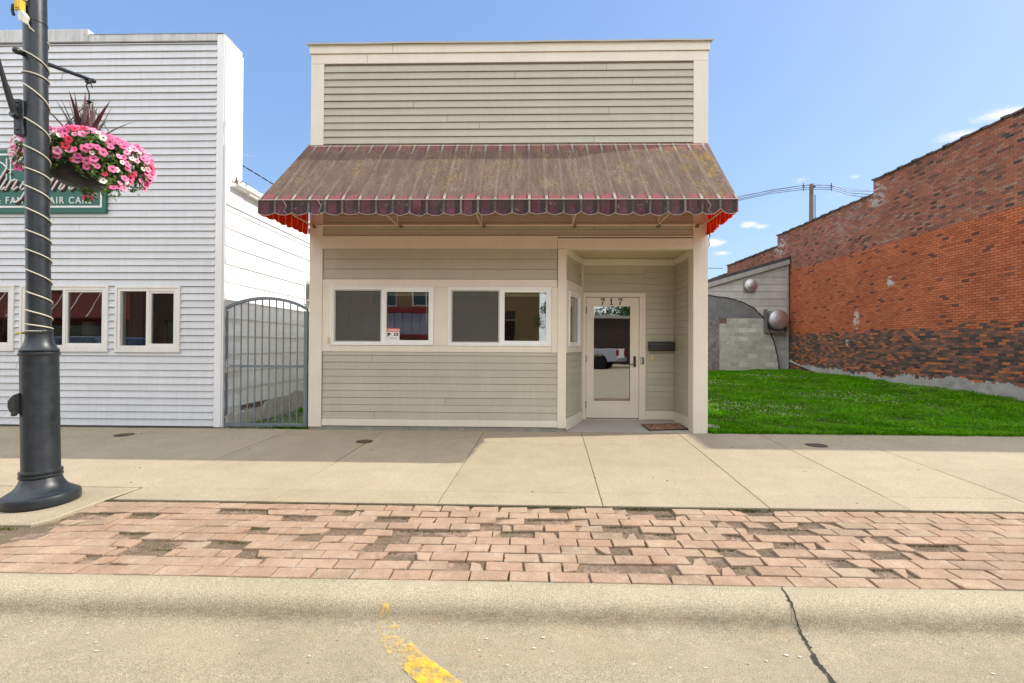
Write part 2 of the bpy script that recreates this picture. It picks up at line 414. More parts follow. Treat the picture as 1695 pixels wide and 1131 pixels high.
# sidewalk slabs (each with its own hue), separated by open joints
mb = MB()
xj = [-16.1, -14.6, -13.1, -11.6, -10.05, -8.55, -7.05, -5.5, -3.56, -2.1, -.6, .873, 2.33, 3.54, 4.73, 6.2, 7.7, 9.2, 10.7, 12.2, 13.7, 15.2, 18.2, 21.2, 24.2]
yj = [.0, -.77, -1.82, -2.76, -3.09]
def skew(x, y): return x + .055 * y * (1 if x > -4 else .6)
r = random.Random(3)
for a, b in zip(xj, xj[1:]):
    for k, (c, d) in enumerate(zip(yj, yj[1:])):
        g = .0035; h = .0016; dz = r.uniform(-.0015, .0015)
        P = [(skew(a, c) + g, c - h), (skew(b, c) - g, c - h), (skew(b, d) - g, d + h), (skew(a, d) + g, d + h)]
        e = .006
        I = [(P[0][0] + e, P[0][1] - e * .6), (P[1][0] - e, P[1][1] - e * .6), (P[2][0] - e, P[2][1] + e * .6), (P[3][0] + e, P[3][1] + e * .6)]
        vs = [(x, y, zs(y) + dz) for x, y in I] + [(x, y, zs(y) + dz - .003) for x, y in P] + [(x, y, zs(y) - .05) for x, y in P]
        fs = [(3, 2, 1, 0)] + [(i, (i + 1) % 4, 4 + (i + 1) % 4, 4 + i) for i in range(4)] + [(4 + i, 4 + (i + 1) % 4, 8 + (i + 1) % 4, 8 + i) for i in range(4)]
        if k == 3 and b < -3.0: continue
        mb.add(vs, fs)
# the pad under the lamp post juts out into the paver strip
pad = [(-3.745, -2.763), (-3.80, -3.10), (-3.835, -3.56), (-3.90, -3.655), (-4.4, -3.675), (-9.0, -3.70), (-9.0, -2.763)]
n = len(pad)
cx_, cy_ = -5.5, -3.2
ins = [(x + (cx_ - x) * .008, y + (cy_ - y) * .03) for x, y in pad]
mb.add([(x, y, zs(y)) for x, y in ins] + [(x, y, zs(y) - .010) for x, y in pad] + [(x, y, zs(y) - .14) for x, y in pad],
       [tuple(range(n))] + [(i, (i + 1) % n, n + (i + 1) % n, n + i) for i in range(n)] + [(n + i, n + (i + 1) % n, 2 * n + (i + 1) % n, 2 * n + i) for i in range(n)])
tag(mb.build('sidewalk', m_side), kind='structure')
mb = MB(); mb.quad((-17, .0, -.012), (-17, -3.092, -.012 - 3.092 * SL), (24, -3.092, -.012 - 3.092 * SL), (24, .0, -.012))
tag(mb.build('sidewalk_base', m_joint), kind='structure')

# paver strip: individually tilted pavers on a dirt bed, with the broken and missing ones left out
def zp(y, x=0.0): return -.121 + (y + 3.1) * .0255 - .034 * max(0.0, min(1.0, (-3.25 - x) / .7)) * max(0.0, min(1.0, (y + 4.35) / .5)) * max(0.0, min(1.0, (-3.3 - y) / .3))
mb = MB(); mb.quad((-17, -3.09, zp(-3.09) - .024), (-17, -4.41, zp(-4.41) - .016), (24, -4.41, zp(-4.41) - .016), (24, -3.09, zp(-3.09) - .019))
nx, ny = 0, 0
tag(mb.build('paver_bed', m_bed), kind='structure')
PITS = [(-2.62, -2.21, -3.35), (-2.0, -1.73, -3.47), (-1.52, -1.22, -3.72), (-1.7, -1.5, -3.82), (-2.15, -2.0, -3.63), (-2.82, -2.48, -4.01), (-2.68, -2.47, -4.1), (-2.3, -2.0, -3.98), (-1.99, -1.86, -4.02), (-3.0, -2.87, -4.26), (-3.09, -2.9, -3.76), (-3.32, -3.05, -3.37), (-1.21, -0.94, -3.45), (-0.0, 0.37, -3.42), (-0.3, -0.16, -3.54), (-0.18, 0.09, -3.68), (-0.96, -0.43, -3.7), (-1.07, -0.85, -3.84), (-1.14, -0.97, -3.97), (-0.95, -0.74, -4.05), (0.22, 0.38, -3.14), (0.89, 1.3, -3.2), (1.1, 1.26, -3.33), (0.62, 0.87, -3.6), (0.85, 1.14, -3.68), (0.61, 0.72, -3.91), (-0.47, -0.34, -4.19), (0.37, 1.01, -4.2), (1.91, 2.14, -3.22), (1.94, 2.04, -3.4), (1.65, 1.77, -3.42), (1.76, 2.25, -3.54), (2.24, 2.42, -3.41), (1.55, 1.67, -3.66), (1.84, 2.06, -3.76), (2.63, 2.72, -3.65), (2.8, 3.13, -3.79), (2.41, 2.68, -3.93), (2.01, 2.21, -4.06), (1.65, 1.77, -3.92), (1.39, 1.52, -3.93), (2.25, 2.43, -4.2), (1.36, 1.47, -4.19), (1.23, 1.33, -4.08), (-1.57, -1.44, -3.32), (-4.06, -3.76, -3.5), (-3.83, -3.48, -3.43)]
M = Mat('paver', .92, spec=.2)
c = M.ramp(M.isl(), [(0, (.335, .215, .15)), (.3, (.36, .24, .165)), (.6, (.37, .255, .175)), (.8, (.31, .222, .155)), (.9, (.355, .225, .152)), (1, (.385, .27, .18))])
c = M.hsv(c, M.math('MULTIPLY', M.step(M.noise(4, 6, .65), .25, .75, .78, 1.2), M.step(M.noise(160, 3, .7), .3, .7, .62, 1.38)))
c = M.mix(M.step(M.noise(1.5, 7, .7, M.scaled((1, 1, 1), (3, 1, 0))), .52, .70, 0, .45), c, (.22, .175, .13))
c = M.mix(M.step(M.noise(2.4, 7, .7, M.scaled((1, 1, 1), (8, 1, 0))), .52, .72, 0, .5), c, (.47, .38, .28))
c = M.mix(M.step(M.noise(7, 7, .75), .54, .70, 0, .38), c, (.23, .175, .13)); c = M.mix(M.step(M.noise(9, 7, .75, M.scaled((1, 1, 1), (5, 5, 1))), .54, .68, 0, .6), c, (.47, .39, .305)); c = M.mix(M.step(M.voro(70), .08, .2, .6, 0), c, (.17, .12, .085))
M.col(c); M.bump(M.math('ADD', M.noise(130, 4, .7), M.noise(20, 3)), .004); m_paver = M.m
mb = MB(); r = random.Random(12); rub = []
rows = 10; y_far, y_near = -3.108, -4.398; pitch = (y_far - y_near) / rows; L = .2505
for i in range(rows):
    ya = y_far - i * pitch; yb = ya - pitch; yc = (ya + yb) / 2
    x = -13.0 + (L / 2 if i % 2 else 0) + r.uniform(-.02, .02)
    while x < 15:
        xa, xb = x, x + L; x += L * r.uniform(.985, 1.015); xc = (xa + xb) / 2
        g = r.uniform(.0035, .006)
        if yc > -3.74 and xa < -3.80:                   # where the lamp pad sits
            if xb < -3.75: continue
            xa = -3.80
        gone = []
        for a, b, py in PITS:
            if abs(py - yc) < pitch * .52 and b > xa + .02 and a < xb - .02: gone.append((max(a, xa), min(b, xb)))
        if not -3.6 < xc < 3.3 and r.random() < .015: gone.append((xa, xb))
        if gone:
            a = min(q[0] for q in gone); b = max(q[1] for q in gone); rub.append((a, b, ya, yb))
            ls, rs = a - xa, xb - b
            if max(ls, rs) < .055: continue
            if ls >= rs: xb = a + .01
            else: xa = b - .01
        dz = r.uniform(-.0035, .0035); tx, ty = r.uniform(-.010, .010), r.uniform(-.014, .014)
        if gone: dz -= .004; tx *= 2
        e = .0035; P = [(xa + g, ya - g), (xb - g, ya - g), (xb - g, yb + g), (xa + g, yb + g)]
        if gone:
            k = r.randrange(4); j = r.uniform(.02, .05)      # a broken corner
            P[k] = (P[k][0] + (j if k in (0, 3) else -j), P[k][1] + (-j * .7 if k < 2 else j * .7))
        elif r.random() < .3:
            k = r.randrange(4); j = r.uniform(.006, .018); P[k] = (P[k][0] + (j if k in (0, 3) else -j), P[k][1] + (-j * .8 if k < 2 else j * .8))
        else: P = [(px + r.uniform(-.0018, .0018), py + r.uniform(-.0018, .0018)) for px, py in P]
        h = lambda px, py: zp(py, px) + dz + tx * (px - xc) + ty * (py - yc)
        Q = []
        for q in range(4):                                 # worn, slightly ragged arrises
            (x1, y1), (x2, y2) = P[q], P[(q + 1) % 4]; Q.append(P[q])
            for t in (.2, .4, .6, .8):
                s_ = r.uniform(-.0022, .0012) - (.007 * r.random() if r.random() < .05 else 0); L_ = math.hypot(x2 - x1, y2 - y1)
                Q.append((x1 + (x2 - x1) * t - (y2 - y1) / L_ * -s_ * -1, y1 + (y2 - y1) * t + (x2 - x1) / L_ * -s_ * -1))
        P = Q; nP = len(P); mx_, my_ = sum(p[0] for p in P) / nP, sum(p[1] for p in P) / nP
        I = [(px + (mx_ - px) * e / max(.03, abs(mx_ - px) if abs(mx_ - px) > .1 else .06) * .9, py + (my_ - py) * e / .06) for px, py in P]
        vs = [(px, py, h(px, py)) for px, py in I] + [(px, py, h(px, py) - .004) for px, py in P] + [(px, py, h(px, py) - .07) for px, py in P]
        mb.add(vs, [tuple(range(nP - 1, -1, -1))] + [(q, (q + 1) % nP, nP + (q + 1) % nP, nP + q) for q in range(nP)] + [(nP + q, nP + (q + 1) % nP, 2 * nP + (q + 1) % nP, 2 * nP + q) for q in range(nP)])
tag(mb.build('paver_strip', m_paver), kind='structure')

# crumbled paver chips in the holes, and a thin scatter of grit over the strip
M = Mat('brick rubble', .95, spec=.15)
M.col(M.hsv(M.ramp(M.isl(), [(0, (.24, .15, .105)), (.35, (.33, .20, .145)), (.55, (.20, .15, .10)), (.75, (.38, .27, .215)), (.92, (.14, .11, .075)), (1, (.44, .36, .31))]), M.step(M.noise(90, 3), .3, .7, .7, 1.3)))
m_rub = M.m
OCT = np.array([(1, 0, 0), (-1, 0, 0), (0, 1, 0), (0, -1, 0), (0, 0, 1), (0, 0, -1)], float)
OF = [(0, 2, 4), (2, 1, 4), (1, 3, 4), (3, 0, 4), (2, 0, 5), (1, 2, 5), (3, 1, 5), (0, 3, 5)]
mb = MB(); r = random.Random(5)
def chip(x, y, z, s):
    a = r.uniform(0, PI); c, d = math.cos(a), math.sin(a); q = []
    for px, py, pz in OCT:
        px *= r.uniform(.6, 1.2) * s; py *= r.uniform(.5, 1.0) * s; pz *= r.uniform(.3, .7) * s
        q.append((x + c * px - d * py, y + d * px + c * py, z + pz))
    mb.add(q, OF)
for a, b, ya, yb in rub:
    for _ in range(int((b - a) / .25 * 150) + 10):
        chip(r.uniform(a, b), r.uniform(yb, ya), zp((ya + yb) / 2) - .016, r.choice((.002, .003, .003, .004, .004, .005, .006, .008)))
for _ in range(420): chip(r.uniform(-6, 6), r.uniform(-4.38, -3.1), zp(-3.7) - .001, r.choice((.002, .003, .003, .004)))
tag(mb.build('rubble', m_rub), kind='stuff')
# moss and tiny weeds in the paver joints, along the joint with the sidewalk and by the pad
M = Mat('moss', .9, spec=.15); M.col(M.ramp(M.isl(), [(0, (.05, .075, .015)), (.5, (.09, .11, .02)), (.8, (.12, .10, .035)), (1, (.05, .05, .02))])); m_moss = M.m
V = []; r = random.Random(9)
def tuft(x, y, z, s):
    a = r.uniform(0, 2 * PI); t = r.uniform(-.6, .6)
    u = (math.cos(a) * s * .5, math.sin(a) * s * .5)
    V.extend([(x - u[0], y - u[1], z), (x + u[0], y + u[1], z), (x + t * s, y + t * s * .5, z + s)])
for _ in range(9000):
    x = r.uniform(-7, 7); y = -3.097 + r.gauss(0, .006)
    if r.random() < .25 + .75 * (math.sin(x * 2.1) * math.sin(x * 5.7 + 1) > -.25): tuft(x, y, zp(y) - .012, r.uniform(.005, .014))
for _ in range(11000):
    i = r.randrange(rows + 1); x = r.uniform(-6, 6); y = y_far - i * pitch + r.gauss(0, .002)
    if math.sin(x * 1.3 + i) * math.sin(x * 3.1 + i * 2.2) > .25: tuft(x, y, zp(y, x) - .010, r.uniform(.003, .009))
for a, b, ya, yb in rub:
    if r.random() < .6:
        for _ in range(int(110 * (b - a) / .25)): tuft(r.uniform(a, b), ya - abs(r.gauss(0, .012)), zp(ya) - .018, r.uniform(.004, .011))
for _ in range(700): tuft(r.uniform(-8.5, -3.95), -3.70 - abs(r.gauss(0, .012)), zp(-3.7) - .02, r.uniform(.01, .035))
tag(fast_mesh('moss', np.array(V), None, m_moss), kind='stuff')

# kerb: rolled face down to the gutter, cast with the gutter pan
prof = [(-4.402, -.30), (-4.402, -.160), (-4.408, -.1535), (-4.47, -.1555), (-4.53, -.160), (-4.565, -.168), (-4.595, -.184), (-4.618, -.207), (-4.634, -.235), (-4.650, -.262), (-4.675, -.281),
        (-4.715, -.291), (-4.78, -.295), (-4.95, -.294), (-5.20, -.290), (-5.40, -.287)]
mb = MB(); r = random.Random(21); xs = [-17 + .06 * k for k in range(int(41 / .06))]
ph = [r.uniform(0, 6) for _ in range(6)]
vs = []
for x in xs:
    wv = .004 * math.sin(x * 1.9 + ph[0]) + .003 * math.sin(x * 4.3 + ph[1]) + r.gauss(0, .0012)
    for k, (y, z) in enumerate(prof):
        f = 1 if 3 <= k <= 10 else .3
        vs.append((x, y + wv * f, z + (r.gauss(0, .0011) + .003 * math.sin(x * 2.7 + k)) * f))
np_ = len(prof)
mb.add(vs, [(i * np_ + k, i * np_ + k + 1, (i + 1) * np_ + k + 1, (i + 1) * np_ + k) for i in range(len(xs) - 1) for k in range(np_ - 1)])
# the crack that runs through kerb and gutter: a dark open seam with ragged lips
path = [(1.565, -4.41), (1.545, -4.52), (1.535, -4.60), (1.53, -4.66), (1.535, -4.72), (1.515, -4.80), (1.49, -4.90), (1.485, -4.99), (1.47, -5.10), (1.475, -5.25), (1.46, -5.40)]
def pz(y):
    for (a, b), (c, d) in zip(prof[1:], prof[2:]):
        if c <= y <= a: return b + (d - b) * (y - a) / (c - a)
    return prof[-1][1]
pts = []
for (xa, ya), (xb, yb) in zip(path, path[1:]):
    for k in range(7):
        t = k / 7; pts.append((xa + (xb - xa) * t + r.gauss(0, .0035), ya + (yb - ya) * t))
vs = []
for x, y in pts:
    wd = (.0035 + .0045 * abs(math.sin(y * 17))) * (1.5 if y < -4.85 else .9)
    oy = -.009 if -4.70 < y < -4.56 else 0
    vs += [(x - wd * r.uniform(.7, 1.3), y + oy, pz(y) + .0055), (x + wd * r.uniform(.7, 1.3), y + oy, pz(y) + .0055)]
mb.add(vs, [(2 * k, 2 * k + 1, 2 * k + 3, 2 * k + 2) for k in range(len(pts) - 1)], 1)
for x, y in pts:
    if r.random() < .28:
        s = r.uniform(.006, .016); sx = r.choice((-1, 1)); q = [(x + sx * .004 + s * math.cos(a) * r.uniform(.5, 1), y + s * math.sin(a) * r.uniform(.5, 1), pz(y) + .0050) for a in (0, 1.2, 2.5, 3.8, 5)]
        mb.poly(q, 1)
tag(mb.build('kerb', [m_kerb, Mat('crack dark', 1).col((.035, .03, .022)).m], smooth=True, auto=50), kind='structure')

# street: concrete lanes with a slight crown
mb = MB()
for a, b in zip(np.linspace(-5.404, -20.3, 9), np.linspace(-5.404, -20.3, 9)[1:]):
    h = lambda y: -.288 + .16 * math.sin(PI * (y + 5.4) / -14.9) + .26 * max(0, min(1, (-5.4 - y) / 12))
    mb.quad((-70, b, h(b)), (60, b, h(b)), (60, a, h(a)), (-70, a, h(a)))
tag(mb.build('street', m_road), kind='structure')
mb = MB(); mb.quad((-70, -4.4, -.31), (-70, -6.4, -.31), (-17, -6.4, -.31), (-17, -4.4, -.31)); mb.quad((23.9, -4.4, -.31), (23.9, -5.5, -.31), (60, -5.5, -.31), (60, -4.4, -.31))
mb.box(-70, -17, -4.4, 0, -.4, -.14); mb.box(24, 60, -4.4, 0, -.4, -.14)
tag(mb.build('pavement', m_side), kind='structure')

# worn yellow parking line, angled, running up the gutter onto the kerb face
M = Mat('yellow road paint', .8)
c = M.hsv((.80, .48, .035), M.step(M.noise(40, 4), .3, .7, .8, 1.2)); M.col(c); M.bump(M.noise(120, 4), .002)
x, y, z = M.xyz()
wear = M.math('ADD', M.noise(7, 9, .78, M.scaled((1.0, 1.0, .2))), M.math('MULTIPLY', M.step(y, -5.05, -4.6, .11, -.05), 1.0))
M.put(M.b.inputs['Alpha'], M.step(wear, .52, .66, 0, .72)); m_yel = M.m
mb = MB(); P = [(-.875, -.79, -4.60), (-.84, -.72, -4.66), (-.81, -.665, -4.72), (-.765, -.60, -4.80), (-.70, -.52, -4.90), (-.59, -.385, -5.02), (-.42, -.19, -5.2), (-.24, .0, -5.4)]
for (a, b, y1), (c_, d, y2) in zip(P, P[1:]):
    n = 6
    for k in range(n):
        t0, t1 = k / n, (k + 1) / n; L_ = lambda p, q, t: p + (q - p) * t
        ys0, ys1 = L_(y1, y2, t0), L_(y1, y2, t1)
        mb.quad((L_(a, c_, t0), ys0, pz(ys0) + .006), (L_(a, c_, t1), ys1, pz(ys1) + .006), (L_(b, d, t1), ys1, pz(ys1) + .006), (L_(b, d, t0), ys0, pz(ys0) + .006))
mb.quad((-.24, -5.405, -.279), (2.4, -8.1, -.155), (2.61, -8.1, -.155), (.0, -5.405, -.279))
tag(mb.build('road_marking', m_yel), kind='structure')

# iron covers let into the pavement
M = Mat('rusty iron', .8, metal=.2); M.col(M.hsv(M.mix(M.noise(14, 5), (.06, .035, .025), (.13, .075, .05)), M.step(M.noise(70, 3), .3, .7, .7, 1.3))); M.bump(M.voro(60), .003); m_iron = M.m
def cover(x, y, label, rr):
    t = thing('utility_cover', label, 'utility cover', (x, y, zs(y)), 'iron covers let into the sidewalk')
    z = zs(y)
    MB().lathe([(rr * .86, .001), (rr * .86, .0045), (rr * .8, .006), (rr * .78, .0045), (.004, .0045)], (x, y, z), 40).build('lid', m_iron, t, smooth=True, auto=30)
    mb = MB(); mb.lathe([(rr * .88, .001), (rr * .88, .005), (rr, .005), (rr, .001)], (x, y, z), 40).build('rim', m_iron, t, smooth=True, auto=30)
    return t
cover(-5.80, -.511, 'iron utility cover in the shaded sidewalk in front of the white sided shop', .125)
cover(-2.20, -.77, 'iron utility cover in the shaded sidewalk below the tan shop\'s double windows', .115)
cover(3.97, -.72, 'iron utility cover in the sidewalk in front of the grassy lot', .135)

# dry leaves, twigs and grit lying on the concrete
M = Mat('litter', .95); M.col(M.ramp(M.isl(), [(0, (.07, .05, .03)), (.5, (.16, .11, .06)), (.8, (.05, .045, .03)), (1, (.55, .50, .42))])); mb = MB(); r = random.Random(33)
for _ in range(150):
    x, y = r.uniform(-6, 6), r.uniform(-3.05, -.05); chip(x, y, zs(y) + .001, r.choice((.003, .004, .005, .005, .008, .013)))
for _ in range(110):
    x, y = r.uniform(-3.5, 3.5), r.uniform(-5.3, -4.72); chip(x, y, pz(y) + .001, r.choice((.002, .003, .004, .006)))
for _ in range(110): x = r.uniform(-4.6, 3); chip(x, -.03 - abs(r.gauss(0, .02)), zs(-.03) + .001, r.choice((.004, .006, .009)))
for _ in range(46):                                        # pale flakes of old plaster and paper trodden into the gutter
    x, y = r.uniform(-3.2, 3.2), r.uniform(-5.0, -4.66); s = r.uniform(.003, .010); q = [(x + s * 1.6 * math.cos(a) * r.uniform(.5, 1), y + s * math.sin(a) * r.uniform(.5, 1), pz(y) + .0052) for a in (0, 1, 2, 3, 4, 5.2)]
    mb.poly(q, 1)
tag(mb.build('litter', [M.m, paint('plaster flake', (.50, .47, .41), .9, bump=0)]), kind='stuff')

# the empty lot and the strip of ground in the alley
def gz(x, y): return -.012 + float(np.interp(y, (0, 3.5, 5, 8.5, 13.4, 16), (0, .0, .03, .15, .25, .27))) * max(0, min(1, (x - 3.5) / 8)) + .012 * math.sin(x * 1.7) * math.sin(y * 1.3) * min(1, max(0, y))
mb = MB(); nx, ny = 44, 60
xs = [2.0 + 12.0 * i / nx for i in range(nx + 1)]; ys = [.004 + 16.0 * j / ny for j in range(ny + 1)]
mb.add([(x, y, gz(x, y)) for y in ys for x in xs], [(j * (nx + 1) + i, j * (nx + 1) + i + 1, (j + 1) * (nx + 1) + i + 1, (j + 1) * (nx + 1) + i) for j in range(ny) for i in range(nx)])
tag(mb.build('lawn', m_soil, smooth=True), kind='structure')
m_gravel = concrete('alley gravel', (.26, .235, .20), (.18, .17, .13), var=.25, speck=.8, blotch=6, bump=.012)
mb = MB(); mb.quad((-4.9, .004, -.014), (-3.2, .004, -.014), (-3.2, 14, -.16), (-4.9, 14, -.16)); tag(mb.build('alley_ground', m_gravel), kind='structure')
mb = MB(); mb.box(-60, -4.9, .3, 60, -.4, -.2); mb.box(-4.9, 60, 16.2, 120, -.4, -.2); mb.box(14, 60, .1, 16.2, -.4, -.1); tag(mb.build('ground', m_soil), kind='structure')

sb = thing('concrete_slab', 'broken pale concrete slab lying in the grass beside the corner post', 'slab', (2.98, .42, 0))
MB().add([(2.80, .30, .03), (3.12, .36, .02), (3.16, .52, .035), (2.96, .60, .05), (2.80, .56, .05), (2.80, .30, -.03), (3.12, .36, -.03), (3.16, .52, -.03), (2.96, .60, -.02), (2.80, .56, -.02)], [(0, 1, 2, 3, 4)] + [(k, 5 + k, 5 + (k + 1) % 5, (k + 1) % 5) for k in range(5)]).build('slab', concrete('slab concrete', (.42, .38, .33), (.35, .31, .27)), sb)
# grass and clover, denser close by
M = Mat('grass blade', .8, spec=.04)
g = M.ramp(M.isl(), [(0, (.036, .16, .002)), (.35, (.062, .25, .003)), (.65, (.10, .33, .004)), (.9, (.17, .38, .010)), (1, (.24, .30, .05))])
g = M.mix(M.step(M.noise(.8, 5, .6), .48, .72, 0, .5), g, (.19, .32, .02)); g = M.hsv(g, M.step(M.noise(1.3, 5, .6), .3, .7, .62, 1.3)); M.col(g)
tl = M.n('ShaderNodeBsdfTranslucent'); M.put(tl.inputs[0], M.hsv(g, 1.5)); ms = M.n('ShaderNodeMixShader'); ms.inputs[0].default_value = .35
M.put(ms.inputs[1], M.b.outputs[0]); M.put(ms.inputs[2], tl.outputs[0]); M.put(M.out.inputs[0], ms.outputs[0]); m_grass = M.m
R = np.random.default_rng(4)
def blades(x, y, z, hmin, hmax, wd, clover=.55):
    n = len(x); a = R.uniform(0, 2 * PI, n); h = R.uniform(hmin, hmax, n); lean = R.uniform(-.9, .9, (n, 2)) * h[:, None]
    cl = R.random(n) < clover
    wv = np.where(cl, wd * 2.6, wd) * R.uniform(.7, 1.3, n)
    dx, dy = np.cos(a) * wv, np.sin(a) * wv
    V = np.empty((n, 3, 3))
    # clover leaflets are wide, flat and low; blades thin and tall
    V[:, 0] = np.stack([x - dx, y - dy, z + np.where(cl, h * .55, 0)], 1); V[:, 1] = np.stack([x + dx, y + dy, z + np.where(cl, h * .55, 0)], 1)
    V[:, 2] = np.stack([x + lean[:, 0] - np.where(cl, dy, 0), y + lean[:, 1] + np.where(cl, dx, 0), z + np.where(cl, h * .68, h)], 1)
    return V.reshape(-1, 3)
n = 150000
y = .03 + 15.3 * R.random(n) ** 1.75; x = 2.3 + 10.15 * R.random(n); 
keep = ~((x < 2.80) & (y > .01))
x, y = x[keep], y[keep]
clump = np.sin(x * 3.1 + np.sin(y * 2.3) * 1.5) * np.sin(y * 3.7 + x * .8) + .5 * np.sin(x * 9 + y * 7)
hs = .062 + .040 * clump.clip(-1, 1.5) + .03 * (R.random(len(x)) < .06)
z = np.array([gz(a, b) for a, b in zip(x, y)])
Vb = blades(x, y, z, .4, 1.0, .0075 + 0 * x, .5)
Vb = Vb.reshape(-1, 3, 3); Vb[:, :, 2] = z[:, None] + (Vb[:, :, 2] - z[:, None]) * (hs * 1.25)[:, None]
# lean was scaled with unit height: bring it back to the blade's size
Vb[:, 2, 0] = x + (Vb[:, 2, 0] - x) * hs; Vb[:, 2, 1] = y + (Vb[:, 2, 1] - y) * hs
far = (1 + y / 7)[:, None]
for k in range(2):
    Vb[:, k, 0] = x + (Vb[:, k, 0] - x) * far[:, 0]; Vb[:, k, 1] = y + (Vb[:, k, 1] - y) * far[:, 0]
ne = 5200; xe = 2.79 + 9.5 * R.random(ne); ye = -.035 + .055 * R.random(ne) ** 2 - .02 * (np.sin(xe * 2.3) * np.sin(xe * 5.1)).clip(0, 1) * R.random(ne)
Ve = blades(xe, ye, 0 * xe - .012, .035, .11, .006 + 0 * xe, .25)
Vb = np.concatenate([Vb, Ve.reshape(-1, 3, 3)])
tag(fast_mesh('grass', Vb.reshape(-1, 3), None, m_grass), kind='stuff')
M = Mat('clover blossom', .8); M.col(M.ramp(M.isl(), [(0, (.50, .47, .32)), (.6, (.60, .58, .44)), (1, (.42, .36, .22))])); mb = MB(); r = random.Random(8)
cnt = 0
while cnt < 1300:
    x, y = r.uniform(2.85, 12.2), .1 + 14.5 * r.random() ** 1.5
    f = math.sin(x * 1.3 + y * .7) + math.sin(x * .6 - y * 1.1 + 2) + .6 * math.sin(x * 3.3 + y * 2.9)
    if f < 1.15 + r.uniform(-.5, .5): continue
    s = r.uniform(.008, .0125) * (1 + y / 30); z = gz(x, y) + r.uniform(.05, .095); cnt += 1
    mb.add([(x + s * q[0], y + s * q[1], z + s * .8 * q[2]) for q in OCT], OF)
tag(mb.build('clover_blossoms', M.m, smooth=True), kind='stuff')
n = 9000; x = -4.6 + 1.25 * R.random(n); y = .05 + 9 * R.random(n) ** 1.4
k = (x > -4.0 + .5 * np.sin(y * 2)) | (y > 2.2) | (R.random(n) < .12) ; x, y = x[k], y[k]; z = -.014 - .0105 * y
tag(fast_mesh('weeds', blades(x, y, z, .03, .12, .011 + 0 * x, .4), None, m_grass), kind='stuff')

# ================================================================== TAN SHOP
m_tan = paint('tan siding paint', (.44, .405, .315), .6, var=.06, island=.045, streak=.05, fine=.06, dirt=(.20, .18, .13), dirt_amt=.14)
m_cream = paint('cream trim paint', (.70, .63, .525), .5, var=.05, streak=.04, fine=.03, dirt=(.34, .29, .22), dirt_amt=.12)
m_vinyl = paint('white vinyl', (.80, .79, .76), .35, var=.04, streak=.06, fine=.02, dirt=(.45, .42, .36), dirt_amt=.12)
m_dark = Mat('gap dark', .9).col((.02, .018, .015)).m
m_found = concrete('foundation concrete', (.33, .30, .25), (.24, .22, .19), var=.2, speck=.35, blotch=2.5, bump=.006, stain_amt=.5)
m_capm = metal_paint('cap flashing', (.45, .42, .36), .45, spots=(.2, .16, .12))
m_roof = concrete('roof felt', (.06, .06, .065), (.09, .085, .08))
m_room = paint('room walls', (.42, .39, .33), .8, bump=0)
m_roomd = paint('room floor', (.16, .13, .10), .7, bump=0)
m_glass = glass('window glass', (.62, .66, .64), .24)
m_glassd = glass('door glass', (.42, .44, .42), .33)
M = Mat('insect screen', .8, spec=.2); M.col((.13, .13, .115)); M.put(M.b.inputs['Alpha'], .64); m_screen = M.m
m_brass = Mat('brass button', .35, .0).col((.65, .42, .12)).m
m_black = metal_paint('black metal', (.022, .020, .018), .4)
m_blind = paint('blind plastic', (.70, .62, .42), .5, bump=0)

m_felt = Mat('building paper', .9).col((.035, .032, .028)).m
shop = thing('storefront_building', 'tan clapboard storefront with cream trim, flat false front and a recessed corner door', 'building', (-.27, 0, 0))
T0 = None
W1 = (-2.985, -1.392, 1.305, 2.207); W2 = (-1.172, .412, 1.302, 2.203)
HO = [(a + .03, b - .03, c + .03, d - .03) for a, b, c, d in (W1, W2)]
# structural wall behind the boards
mb = MB()
holed(mb, -3.30, .60, -.05, 2.96, .006, .14, HO)
holed(mb, -3.30, 2.75, 2.96, 5.93, .006, .14)
mb.build('sheathing', m_felt, shop)
mb = MB(); mb.box(2.58, 2.75, .006, 1.15, -.04, 2.96); mb.build('wall', m_tan, shop)   # right-hand return of the porch
siding(MB(), -3.122, 2.556, 4.30, 5.645, .1115, .022, seed=2, gap=.006).build('siding', m_tan, shop)
siding(MB(), -3.122, 2.556, 2.975, 4.30, .1115, .016, seed=3).build('siding', m_tan, shop)
siding(MB(), -3.112, .508, .170, 1.205, .1085, .011, seed=4).build('siding', m_tan, shop)
siding(MB(), -3.118, .500, 2.322, 2.788, .155, .006, joints=0, seed=5).build('siding', m_tan, shop)
# cream boards: corner boards, fascia, frieze, header, window band, base board
mb = MB()
mb.box(-3.325, -3.122, -.024, .20, .045, 5.66); mb.build('corner_board', m_cream, shop, bevel=.003)
mb = MB(); mb.box(2.556, 2.775, -.024, .20, -.012, 5.66); mb.build('corner_board', m_cream, shop, bevel=.003)
mb = MB(); mb.box(-3.325, -2.45, -.026, .15, 5.662, 5.806); mb.box(-2.446, 2.775, -.0255, .15, 5.662, 5.806); mb.build('frieze_board', m_cream, shop, bevel=.003)
mb = MB(); mb.box(-3.345, -2.05, -.047, .17, 5.812, 5.945); mb.box(-2.046, 2.795, -.0465, .17, 5.812, 5.945); mb.build('fascia_board', m_cream, shop, bevel=.003)
mb = MB(); r = random.Random(4); xs = [-3.385 + 6.22 * k / 26 for k in range(27)]
zz = [5.958 + r.uniform(-.0035, .0035) for _ in xs]
